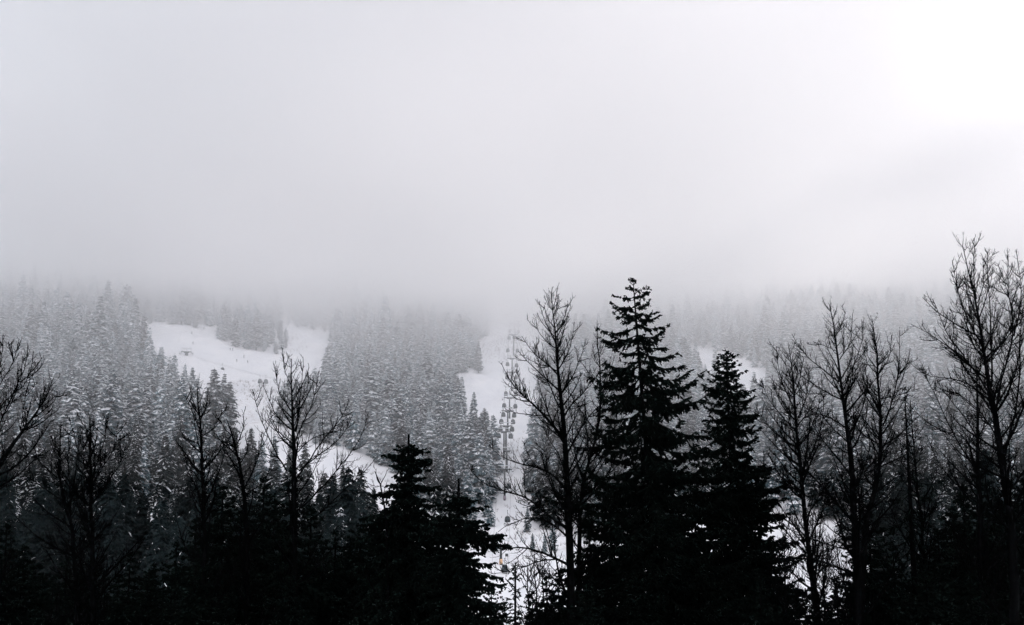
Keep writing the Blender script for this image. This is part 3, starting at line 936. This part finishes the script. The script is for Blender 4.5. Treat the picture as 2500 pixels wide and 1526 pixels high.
PR = [[(0, .1), (1, .7), (3, 1.6), (6, 2.6), (10, 3.6), (16, 4.6)],
      [(0, .15), (.8, .9), (2.5, 1.9), (5, 3.0), (9, 4.0), (16, 5.0)],
      [(0, .1), (1.2, .8), (3, 1.8), (5, 2.9), (9, 4.3), (16, 5.5)]]
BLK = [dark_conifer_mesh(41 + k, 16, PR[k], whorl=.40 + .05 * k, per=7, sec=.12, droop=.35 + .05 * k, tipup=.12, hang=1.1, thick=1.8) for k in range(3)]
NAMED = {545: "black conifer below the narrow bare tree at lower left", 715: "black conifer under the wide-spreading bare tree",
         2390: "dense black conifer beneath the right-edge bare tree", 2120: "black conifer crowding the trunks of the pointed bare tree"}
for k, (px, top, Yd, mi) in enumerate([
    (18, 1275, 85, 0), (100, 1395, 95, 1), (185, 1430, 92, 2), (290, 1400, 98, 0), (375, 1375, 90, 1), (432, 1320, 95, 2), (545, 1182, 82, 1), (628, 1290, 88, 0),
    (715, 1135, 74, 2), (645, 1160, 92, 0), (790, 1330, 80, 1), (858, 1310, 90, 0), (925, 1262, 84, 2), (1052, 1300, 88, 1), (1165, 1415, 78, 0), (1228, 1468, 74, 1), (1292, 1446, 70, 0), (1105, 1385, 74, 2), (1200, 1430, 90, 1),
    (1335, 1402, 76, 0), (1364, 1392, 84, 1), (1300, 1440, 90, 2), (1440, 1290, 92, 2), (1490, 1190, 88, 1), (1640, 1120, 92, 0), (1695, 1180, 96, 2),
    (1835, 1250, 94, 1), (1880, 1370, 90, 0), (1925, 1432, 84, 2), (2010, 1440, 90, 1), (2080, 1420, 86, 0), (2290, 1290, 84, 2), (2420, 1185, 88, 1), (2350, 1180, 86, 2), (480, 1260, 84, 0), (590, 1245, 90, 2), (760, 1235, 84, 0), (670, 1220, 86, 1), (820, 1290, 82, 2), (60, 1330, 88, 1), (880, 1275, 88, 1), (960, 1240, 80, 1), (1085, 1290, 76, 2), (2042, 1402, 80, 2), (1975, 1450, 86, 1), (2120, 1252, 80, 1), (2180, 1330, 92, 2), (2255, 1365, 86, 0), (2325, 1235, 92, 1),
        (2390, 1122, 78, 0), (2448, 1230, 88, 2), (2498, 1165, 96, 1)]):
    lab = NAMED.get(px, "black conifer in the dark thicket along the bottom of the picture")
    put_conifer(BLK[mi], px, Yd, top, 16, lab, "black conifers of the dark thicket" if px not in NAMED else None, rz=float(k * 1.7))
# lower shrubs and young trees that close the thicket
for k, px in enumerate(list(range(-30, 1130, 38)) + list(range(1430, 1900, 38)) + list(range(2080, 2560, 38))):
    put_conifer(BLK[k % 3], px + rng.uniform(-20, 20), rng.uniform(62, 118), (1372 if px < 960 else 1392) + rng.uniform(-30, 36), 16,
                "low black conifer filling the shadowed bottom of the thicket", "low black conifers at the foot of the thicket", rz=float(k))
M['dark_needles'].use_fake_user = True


# ------------------------------------------------------------------ gondola lift
def cabin_meshes():
    """a cabin 2.2 m wide, its hanger grip at z = 0 and its floor at z = -4.3"""
    def ring(z, hw, hd, n=16):
        a = np.arange(n) * 2 * PI / n
        c, s_ = np.cos(a), np.sin(a)
        k = 3.4
        return np.stack([hw * np.sign(c) * np.abs(c) ** (2 / k), hd * np.sign(s_) * np.abs(s_) ** (2 / k), np.full(n, z)], -1)
    levels = [(-4.35, .70, .70), (-4.30, .98, .98), (-4.0, 1.10, 1.08), (-3.45, 1.12, 1.10), (-3.40, 1.09, 1.07), (-2.85, 1.00, .98), (-2.60, .93, .90), (-2.55, .95, .92), (-2.30, .80, .78), (-2.15, .50, .50), (-2.12, .05, .05)]
    n = 16
    g = Geo(); w = Geo()
    rings = [ring(*l, n=n) for l in levels]
    for a in range(len(rings) - 1):
        V = np.concatenate([rings[a], rings[a + 1]])
        q = [[b, (b + 1) % n, n + (b + 1) % n, n + b] for b in range(n)]
        (w if levels[a][0] in (-3.40, -2.85) else g).add(V, q)
    g.add(rings[0][[0, 4, 8, 12]], [[0, 3, 2, 1]])
    for sx in (-1, 1):
        for sy in (-1, 1):
            g.tube([(sx * .80, sy * .80, -3.44), (sx * .68, sy * .66, -2.55)], .055, 5)
    g.tube([(0, -1.09, -3.5), (0, -.93, -2.6)], .04, 4)
    g.tube([(0, 1.09, -3.5), (0, .93, -2.6)], .04, 4)
    h = Geo()
    h.tube([(0, 0, -.05), (0, .18, -.5), (0, .20, -1.3), (0, 0, -2.0)], .06, 6)
    h.box((0, 0, -2.05), (1.3, .12, .1))
    gr = Geo()
    gr.box((0, 0, 0), (.22, .8, .28)); gr.box((0, 0, .14), (.12, .4, .12))
    rack = Geo()
    rack.box((0, 1.22, -3.75), (.9, .12, .5)); rack.box((0, -1.22, -3.75), (.9, .12, .5))
    return [("body", g.mesh("body", M['cabin'])), ("window", w.mesh("window", M['cabin_glass'])),
            ("hanger", h.mesh("hanger", M['steel'])), ("grip", gr.mesh("grip", M['steel'])), ("ski_rack", rack.mesh("ski_rack", M['steel']))]


CAB = cabin_meshes()


def cabin(p, label, rz=0.0, group="gondola cabins"):
    t = empty("gondola_cabin", tuple(p), rz)
    tag(t, label, "gondola cabin", group)
    for nm, me in CAB: link_mesh(nm, me, t)
    return t


def tower(top, half, z_base, label, rz=0.0, base_r=.48, frame_h=1.5, pad=None):
    """top: middle of the crossarm"""
    h = float(top[2] - z_base)
    t = empty("lift_tower", (top[0], top[1], z_base), rz)
    tag(t, label, "lift tower", "gondola lift towers")
    g = Geo(); g.tube([(0, 0, -1), (0, 0, h * .5), (0, 0, h - .1)], [base_r, base_r * .85, base_r * .72], 12)
    g.build("pole", M['steel'], t, smooth=True)
    g = Geo(); g.box((0, 0, h), (half * 2 + .6, .5, .42)); g.box((0, 0, h - .45), (2.2, .4, .4), taper=1.4)
    g.build("crossarm", M['steel'], t)
    g = Geo()
    for sx in (-1, 1):
        g.tube([(sx * half * .82, 0, h + .2), (sx * half * .92, 0, h + frame_h)], .09, 5)
        g.tube([(sx * half * .35, 0, h + .2), (sx * half * .5, 0, h + frame_h)], .06, 5)
    g.build("lifting_frame", M['steel'], t)
    g = Geo(); g.box((0, 0, h + frame_h + .12), (half * 2.15, .42, .34))
    g.box((0, 0, h + .27), (half * 2 + .4, .44, .12))
    g.build("snow_cap", M['snowy_steel'], t)
    for sx in (-1, 1):
        g = Geo()
        g.box((sx * half, 0, h - .45), (.16, 3.6, .2)); g.box((sx * half, 0, h - .2), (.14, .5, .6))
        for a in range(6):
            y = -1.6 + a * .64
            g.tube([(sx * half - .08, y, h - .62), (sx * half + .08, y, h - .62)], .24, 10)
        g.build("sheave_train", M['steel'], t)
        g = Geo(); g.box((sx * (half + .75), 0, h - .9), (.5, 3.8, .06)); g.tube([(sx * (half + 1.0), -1.9, h - .1), (sx * (half + 1.0), 1.9, h - .1)], .03, 4)
        for y in (-1.8, 0, 1.8): g.tube([(sx * (half + 1.0), y, h - .9), (sx * (half + 1.0), y, h - .1)], .03, 4)
        g.build("catwalk", M['steel'], t)
    if pad:
        g = Geo(); g.tube([(0, 0, .2), (0, 0, 1.9)], base_r + .10, 12)
        g.build("padding", pad, t, smooth=True)
    return t


# the line climbs straight up the clearing: crossarm row in the photograph, middle, distance
LINE = [(1396, 1221, 462), (1331, 1223, 486), (1146, 1232, 600), (1054, 1232, 650), (1040, 1235.5, 665), (1003, 1239.5, 695), (971, 1244, 725), (909, 1249, 780),
        (875, 1250.5, 820), (817, 1254, 890), (790, 1256.5, 925), (735, 1259, 1010), (690, 1261, 1090)]
rows = np.array([l[0] for l in LINE])[::-1]; mids = np.array([l[1] for l in LINE])[::-1]; dist = np.array([l[2] for l in LINE])[::-1]
GA = 2.75
words = ["lowest", "second", "third", "fourth", "fifth", "sixth", "seventh", "eighth", "ninth", "tenth", "eleventh", "twelfth"]
tops = []
n_t = 0
for row, mx_, dd in LINE[1:]:
    p = at(mx_, row, dd)
    tops.append(p)
    zb = float(ground_z(p[0], p[1]))
    if row == 1054: p = p + np.array([-.3, 0, 0])
    where = "lowest gondola tower, with a pale orange pad round its foot" if n_t == 0 else f"{words[n_t]} gondola tower counted up the line from the valley"
    tower(p, GA, min(zb, p[2] - 6), where, pad=M['orange'] if row == 1331 else (M['pad'] if row in (1146,) else None))
    n_t += 1
tower(at(1200, 1090, 640), 1.9, float(ground_z(at(1200, 1090, 640)[0], 640)), "short stout lift tower left of the main gondola line, faded padding round its pole", base_r=.60, pad=M['pad'])
tower(at(1237, 1101, 632), 1.4, float(ground_z(at(1237, 1101, 632)[0], 632)) - 1, "short thick tower right beside the main gondola poles", base_r=.62)


def cable(name, pts, label, r_=.035):
    g = Geo()
    for a in range(len(pts) - 1):
        A, B = np.array(pts[a]), np.array(pts[a + 1])
        t = np.linspace(0, 1, 9)
        P = A[None] + (B - A)[None] * t[:, None]
        P[:, 2] -= np.linalg.norm(B - A) * .012 * 4 * t * (1 - t)
        g.tubes(P[None], np.full((1, 9), r_), 4)
    tag(g.build(name, M['rope']), label, "cable")


p0 = at(1221, 1400, 460)
seq = [p0] + tops
for sx, w_ in ((-1, "left"), (1, "right")):
    cable("haul_cable", [q + np.array([sx * GA, 0, -.35]) for q in seq], f"{w_} haul cable of the main gondola line running up the clearing")

CL = [(1247, 794), (1245, 808), (1243, 825), (1240, 855), (1239, 889), (1238, 921), (1235, 961), (1231, 990), (1229, 1012), (1224, 1029), (1222, 1048), (1217.5, 1064), (1214, 1116), (1211, 1183), (1204, 1328)]
CR = [(1266, 795), (1265, 809), (1264, 825), (1263, 856), (1261, 892), (1260, 921), (1259, 962), (1258, 992), (1255, 1014), (1252.5, 1030), (1250, 1048), (1247, 1065), (1242, 1187), (1239, 1268), (1232, 1388)]
ordn = ["topmost", "second", "third", "fourth", "fifth", "sixth", "seventh", "eighth", "ninth", "tenth", "eleventh", "twelfth", "thirteenth", "fourteenth", "lowest"]
for side_, lst in (("left", CL), ("right", CR)):
    for a, (px, py) in enumerate(lst):
        mid_row = py - 18
        dd = float(np.interp(mid_row, rows, dist))
        p = at(px, py, dd) + np.array([0, 0, 3.25])
        cabin(p, f"{ordn[a]} grey gondola cabin from the top on the {side_} cable of the main line", rz=rng.normal(0, .05),
              group=f"gondola cabins on the {side_} cable of the main line")

# second line crossing the left ski run
D2 = 735
ta = at(455, 859, 760)
tower(ta, 2.7, float(ground_z(ta[0], 760)) - 1, "lift tower rising from the trees at the left of the ski run", rz=.25, frame_h=1.9)
A0, A1, A2 = at(443, 861, 764), at(560, 897, 745), at(640, 919, D2)
A3, A4 = at(760, 942, 715), at(900, 955, 700)
cable("haul_cable", [A0, A1, A2, A3, A4], "upper cable of the second gondola line crossing the ski run")
off = np.array([1.4, -4.6, -.2])
cable("haul_cable", [A0 + off, A1 + off, A2 + off, A3 + off, A4 + off], "nearer cable of the second gondola line crossing the ski run")
for (px, py), dd, lab in (((455, 868), 760, "gondola cabin hanging beneath the tower at the left of the ski run"),
                          ((543, 903), 748, "gondola cabin half hidden against the conifer tops beside the ski run"),
                          ((634.5, 931), D2, "left one of the two close gondola cabins above the open ski run"),
                          ((649, 932), D2 - 4, "right one of the two close gondola cabins above the open ski run")):
    cabin(at(px, py, dd) + np.array([0, 0, 3.35]), lab, rz=.35, group="gondola cabins of the second line")

sg = at(1237, 1362, 492)
t = empty("trail_sign", (sg[0], sg[1], float(ground_z(sg[0], sg[1]))))
tag(t, "small dark sign board on two posts near the lowest gondola tower", "sign")
g = Geo(); g.box((0, 0, 1.8), (1.0, .08, 1.0)); g.build("board", M['steel'], t)
for sx in (-.35, .35):
    g = Geo(); g.tube([(sx, .06, -.3), (sx, .06, 2.2)], .05, 6); g.build("post", M['wood'], t)

# small young trees in the clearings
for px, py, hh, lab in ((1185, 1262, 14, "young fir right below the snapped black conifer's tip, beside the lift clearing"), (1178, 1225, 16, "slim fir at the left side of the lower lift clearing"),
                        (1197, 1285, 11, "thin young fir closest to the lower lift tower"), (1288, 1300, 10, "round young conifer right of the lowest cabins"),
                        (1212, 1345, 7, "small dark bush-like conifer at the foot of the lift line"), (1300, 1348, 7, "low dark conifer right of the lowest gondola tower"), (1330, 1352, 8, "low dark conifer further right of the lowest gondola tower"),
                        (1125, 1180, 15, "young conifer at the mouth of the lower ski run"), (1100, 1175, 12, "smaller conifer left of the one at the mouth of the lower ski run"),
                        (1350, 1345, 12, "conifer behind the lowest limb of the tallest bare tree")):
    p = hit_ground(px, py)
    t = empty("conifer_tree", (p[0], p[1], p[2] - .2), rng.uniform(0, 6))
    k = (2, int(rng.integers(0, 4))); s = hh / FH[k[1]]
    t.scale = (s, s, s)
    tag(t, lab, "tree")
    link_mesh("trunk", FIR[k][0], t); link_mesh("crown", FIR[k][1], t)


# ------------------------------------------------------------------ skiers
def person_mesh(stance):
    """one skinned body: legs apart, knees bent, arms forward"""
    me = bpy.data.meshes.new("body")
    w, b = stance
    vs = [(0, 0, .92), (0, -.02 * b, 1.15), (0, -.10 * b, 1.40), (0, -.13 * b, 1.52), (0, -.15 * b, 1.62), (0, -.15 * b, 1.74),
          (w * .5, -.10, .50), (w, .04, .10), (w, -.12, .05), (-w * .5, -.10, .50), (-w, .04, .10), (-w, -.12, .05),
          (.21, -.10 * b, 1.40), (.36, -.14, 1.14), (.38, -.36, 1.02), (-.21, -.10 * b, 1.40), (-.36, -.14, 1.14), (-.38, -.36, 1.02)]
    ed = [(0, 1), (1, 2), (2, 3), (3, 4), (4, 5), (0, 6), (6, 7), (7, 8), (0, 9), (9, 10), (10, 11), (2, 12), (12, 13), (13, 14), (2, 15), (15, 16), (16, 17)]
    rd = [.19, .18, .19, .07, .12, .10, .11, .07, .07, .11, .07, .07, .09, .065, .055, .09, .065, .055]
    me.from_pydata(vs, ed, [])
    o = bpy.data.objects.new("body", me); col.objects.link(o)
    sk = o.modifiers.new("skin", 'SKIN')
    for v, q in zip(me.skin_vertices[0].data, rd): v.radius = (q, q)
    me.skin_vertices[0].data[0].use_root = True
    o.modifiers.new("sub", 'SUBSURF').render_levels = 1
    bpy.context.view_layer.update()
    out = bpy.data.meshes.new_from_object(o.evaluated_get(bpy.context.evaluated_depsgraph_get()))
    bpy.data.objects.remove(o)
    return out


for k, (px, py, rz, st, lab) in enumerate([
    (468, 816, .4, (.13, 1.0), "faint skier high on the run, uppermost but one, half lost in the fog"),
    (471, 841, .2, (.14, 1.0), "skier standing alone on the upper left of the ski run"),
    (498, 805, .0, (.12, .8), "topmost skier at the foggy upper rim of the ski run"),
    (562, 856, .1, (.12, .6), "left skier of the pair standing below the upper trees"),
    (567.5, 857, -.1, (.12, .6), "right skier of the pair standing below the upper trees"),
    (595, 874, .9, (.18, 2.0), "skier leaning into a turn, upper one of the three in mid-run"),
    (578, 884, .2, (.20, 1.2), "skier with legs apart, leftmost of the three in mid-run"),
        (605, 887, -.3, (.24, 1.4), "lowest skier with a wide stance, rightmost of the three in mid-run")]):
    p = hit_ground(px, py)
    t = empty("person", (p[0], p[1], p[2] + .03), rz)
    tag(t, lab, "person", "skiers on the open run")
    body = person_mesh(st)
    body.materials.clear(); body.materials.append(M['cloth_a'] if k % 2 else M['cloth_b'])
    body.polygons.foreach_set("use_smooth", np.ones(len(body.polygons), bool))
    link_mesh("body", body, t)
    for sx in (-1, 1):
        g = Geo(); g.box((sx * st[0], -.1, .02), (.09, 1.5, .03)); g.tube([(sx * st[0], -.85, .03), (sx * st[0], -.98, .12)], .03, 4)
        g.build("ski", M['ski'], t)
        g = Geo(); g.tube([(sx * .38, -.36, 1.08), (sx * .48, -.2, .05)], .012, 4); g.build("ski_pole", M['ski'], t)

# ------------------------------------------------------------------ air: haze, low cloud
def volume_mat(name, density, color=(.997, .990, .994), g_=.72):
    m = bpy.data.materials.new(name)
    m.use_nodes = True
    nt = m.node_tree
    nt.nodes.remove(nt.nodes["Principled BSDF"])
    v = nt.nodes.new("ShaderNodeVolumePrincipled")
    v.inputs["Density"].default_value = density
    v.inputs["Color"].default_value = (*color, 1)
    v.inputs["Anisotropy"].default_value = g_
    nt.links.new(v.outputs[0], nt.nodes["Material Output"].inputs["Volume"])
    return m


def slab(name, x0, x1, y0, y1, zfun, ztop, m, label, step=40.0):
    xs = np.arange(x0, x1 + 1, step); ys = np.arange(y0, y1 + 1, step)
    X, Y = np.meshgrid(xs, ys)
    nx, ny = len(xs), len(ys)
    B = np.stack([X, Y, zfun(X, Y)], -1).reshape(-1, 3)
    T = np.stack([X, Y, ztop + 18 * np.sin(X * .013 + .6) * np.sin(Y * .009 + zfun(X, Y)[0, 0]) + 7 * np.sin(X * .031 + Y * .017)], -1).reshape(-1, 3)
    n = len(B)
    i, j = np.meshgrid(np.arange(nx - 1), np.arange(ny - 1))
    a = (j * nx + i).ravel()
    q = [np.stack([a, a + nx, a + nx + 1, a + 1], -1), np.stack([n + a, n + a + 1, n + a + nx + 1, n + a + nx], -1)]
    for e in (np.arange(nx), np.arange(nx) + (ny - 1) * nx, np.arange(ny) * nx, np.arange(ny) * nx + nx - 1):
        w = np.stack([e[:-1], e[1:], n + e[1:], n + e[:-1]], -1)
        q.append(w)
    o = mesh_np(name, np.concatenate([B, T]), [np.concatenate(q)], m)
    import bmesh
    bm = bmesh.new(); bm.from_mesh(o.data); bmesh.ops.recalc_face_normals(bm, faces=bm.faces); bm.to_mesh(o.data); bm.free()
    tag(o, label, kind='stuff')
    return o


TOP = 228.0
HZ = Geo(); HZ.box((0, 900, 130), (7600, 5600, 272))
tag(HZ.build("haze", volume_mat("thin_haze", .000012)), "thin winter haze filling the valley air", kind='stuff')


def wav(s, amp):
    def f(x, y):
        return amp * (.6 * np.sin(x * .011 + s) + .5 * np.sin(x * .023 + y * .006 + 2 * s) + .35 * np.sin(x * .047 - y * .013 + 3 * s) + .25 * np.sin(y * .02 + s))
    return f


LAYERS = [(42, .00062, 6, 1.0), (86, .0010, 10, 2.2), (142, .0021, 12, 4.1), (179, .014, 13, 5.3)]
for k, (zb, dn, am, sd) in enumerate(LAYERS):
    w_ = wav(sd, am)
    slab("haze", -1400, 1400, -400, 2400, lambda x, y, zb=zb, w_=w_: zb + w_(x, y) + (9 * smooth01((x - 60) / 120) - 12 * smooth01((-x - 150) / 90) if zb > 120 else 0), TOP + 3 * k, volume_mat(f"cloud_air_{k}", dn),
         ["faint mist hanging over the lower slope", "light mist over the middle slope", "fog wreathing the upper forest", "low cloud swallowing the top of the mountain"][k])

# wisps of mist caught in the treetops
import bmesh
for k, (px, py, Yw, hx, hy, hz_, dn) in enumerate([
    (60, 770, 800, 60, 35, 9, .006), (330, 790, 860, 55, 40, 10, .007), (470, 800, 900, 45, 30, 8, .006), (760, 765, 930, 50, 35, 11, .006), (900, 775, 900, 36, 30, 8, .003),
    (1060, 762, 930, 44, 40, 9, .003), (1240, 775, 960, 40, 60, 16, .010), (1480, 790, 900, 60, 40, 10, .006), (1660, 812, 860, 46, 30, 8, .005), (1870, 770, 880, 60, 40, 11, .007),
    (180, 745, 900, 80, 20, 6, .010), (640, 745, 960, 30, 16, 8, .012), (840, 752, 960, 46, 20, 6, .010), (1010, 742, 960, 26, 16, 7, .010), (1140, 785, 940, 22, 14, 10, .008), (1390, 752, 930, 36, 18, 7, .010),
    (1760, 760, 900, 50, 20, 7, .011), (2000, 748, 900, 36, 18, 9, .012), (2220, 770, 880, 46, 18, 6, .011), (2440, 760, 880, 50, 18, 9, .010),
    (2120, 800, 840, 55, 40, 9, .006), (2330, 790, 840, 60, 40, 12, .006), (420, 900, 720, 22, 14, 6, .007), (700, 1010, 640, 20, 12, 5, .004)]):
    p = at(px, py, Yw)
    bm = bmesh.new(); bmesh.ops.create_icosphere(bm, subdivisions=3, radius=1.0)
    for v in bm.verts:
        q = v.co
        f = 1 + .22 * math.sin(q.x * 4.1 + k) * math.sin(q.z * 3.3 + 2 * k) + .16 * math.sin(q.x * 7.7 + q.y * 5 + k * 3)
        v.co = Vector((q.x * hx * f, q.y * hy * f, q.z * hz_ * (1.15 * f - .1)))
    me = bpy.data.meshes.new("haze"); bm.to_mesh(me); bm.free()
    me.materials.append(volume_mat(f"mist_air_{k}", dn * .5))
    o = link_mesh("haze", me); o.location = tuple(p)
    tag(o, "wisp of mist drifting among the upper trees", kind='stuff')

# ------------------------------------------------------------------ sky and sun
AZ, EL = math.radians(21.0), math.radians(22.5)
sun_dir = Vector((math.sin(AZ) * math.cos(EL), math.cos(AZ) * math.cos(EL), math.sin(EL)))
W = bpy.data.worlds.new("World"); scene.world = W
W.use_nodes = True
nt = W.node_tree; N = nt.nodes.new; L = nt.links.new
bg = nt.nodes["Background"]
sk = N("ShaderNodeTexSky"); sk.sky_type = 'NISHITA'; sk.sun_disc = False
sk.sun_elevation = EL; sk.sun_rotation = AZ
sk.altitude = 700; sk.dust_density = 2.0; sk.air_density = 1.0
tc = N("ShaderNodeTexCoord")
dotn = N("ShaderNodeVectorMath"); dotn.operation = 'DOT_PRODUCT'; dotn.inputs[1].default_value = sun_dir
L(tc.outputs["Generated"], dotn.inputs[0])
ramp = N("ShaderNodeValToRGB")                     # overcast: brighter round the veiled sun, dull and bluish beside it
cr = ramp.color_ramp
cr.interpolation = 'EASE'
SKYR = [(0.0, (11.6, 11.1, 11.5)), (.56, (10.6, 10.2, 10.6)), (.78, (1.3, 2.2, 2.6)), (.885, (.2, 1.1, 1.6)), (.945, (4.1, 3.75, 3.9)), (.984, (4.6, 4.15, 4.3)), (.9955, (4.9, 4.4, 4.55)), (1.0, (13.0, 12.0, 12.3))]  # low end: unseen sky behind the camera, boosted to light the snow
while len(cr.elements) < len(SKYR): cr.elements.new(.5)
for e, (p_, c_) in zip(cr.elements, SKYR):
    e.position = p_; e.color = (c_[0] / 28, c_[1] / 28, c_[2] / 28, 1)
mr = N("ShaderNodeMapRange"); mr.inputs[1].default_value = -1.0; mr.inputs[2].default_value = 1.0
L(dotn.outputs["Value"], mr.inputs[0]); L(mr.outputs[0], ramp.inputs["Fac"])
nz = N("ShaderNodeTexNoise"); nz.inputs["Scale"].default_value = 2.3; nz.inputs["Detail"].default_value = 3; nz.inputs["Roughness"].default_value = .45
L(tc.outputs["Generated"], nz.inputs["Vector"])
nr = N("ShaderNodeMapRange"); nr.inputs[1].default_value = .3; nr.inputs[2].default_value = .7; nr.inputs[3].default_value = 21; nr.inputs[4].default_value = 35
L(nz.outputs["Fac"], nr.inputs[0])
sc_ = N("ShaderNodeVectorMath"); sc_.operation = 'SCALE'
L(ramp.outputs["Color"], sc_.inputs[0]); L(nr.outputs[0], sc_.inputs["Scale"])
mix = N("ShaderNodeMix"); mix.data_type = 'RGBA'; mix.inputs[0].default_value = .93
L(sk.outputs["Color"], mix.inputs[6]); L(sc_.outputs[0], mix.inputs[7])
L(mix.outputs[2], bg.inputs["Color"])
bg.inputs["Strength"].default_value = .12

sl = bpy.data.lights.new("sun", 'SUN')
sl.energy = 0.5; sl.angle = math.radians(14); sl.color = (1.0, .96, .92)
so = bpy.data.objects.new("sun", sl); col.objects.link(so)
so.rotation_euler = sun_dir.to_track_quat('Z', 'Y').to_euler()
so.location = sun_dir * 300

# ------------------------------------------------------------------ render settings
vs = scene.view_settings
vs.view_transform = 'Standard'; vs.look = 'None'; vs.gamma = 1.0; vs.exposure = 0.77
c = scene.cycles
c.use_denoising = True
c.denoiser = 'OPENIMAGEDENOISE'
c.max_bounces = 6; c.diffuse_bounces = 2; c.glossy_bounces = 1; c.transmission_bounces = 2; c.volume_bounces = 5; c.transparent_max_bounces = 16
c.use_adaptive_sampling = True
c.adaptive_threshold = .02
scene.render.film_transparent = False
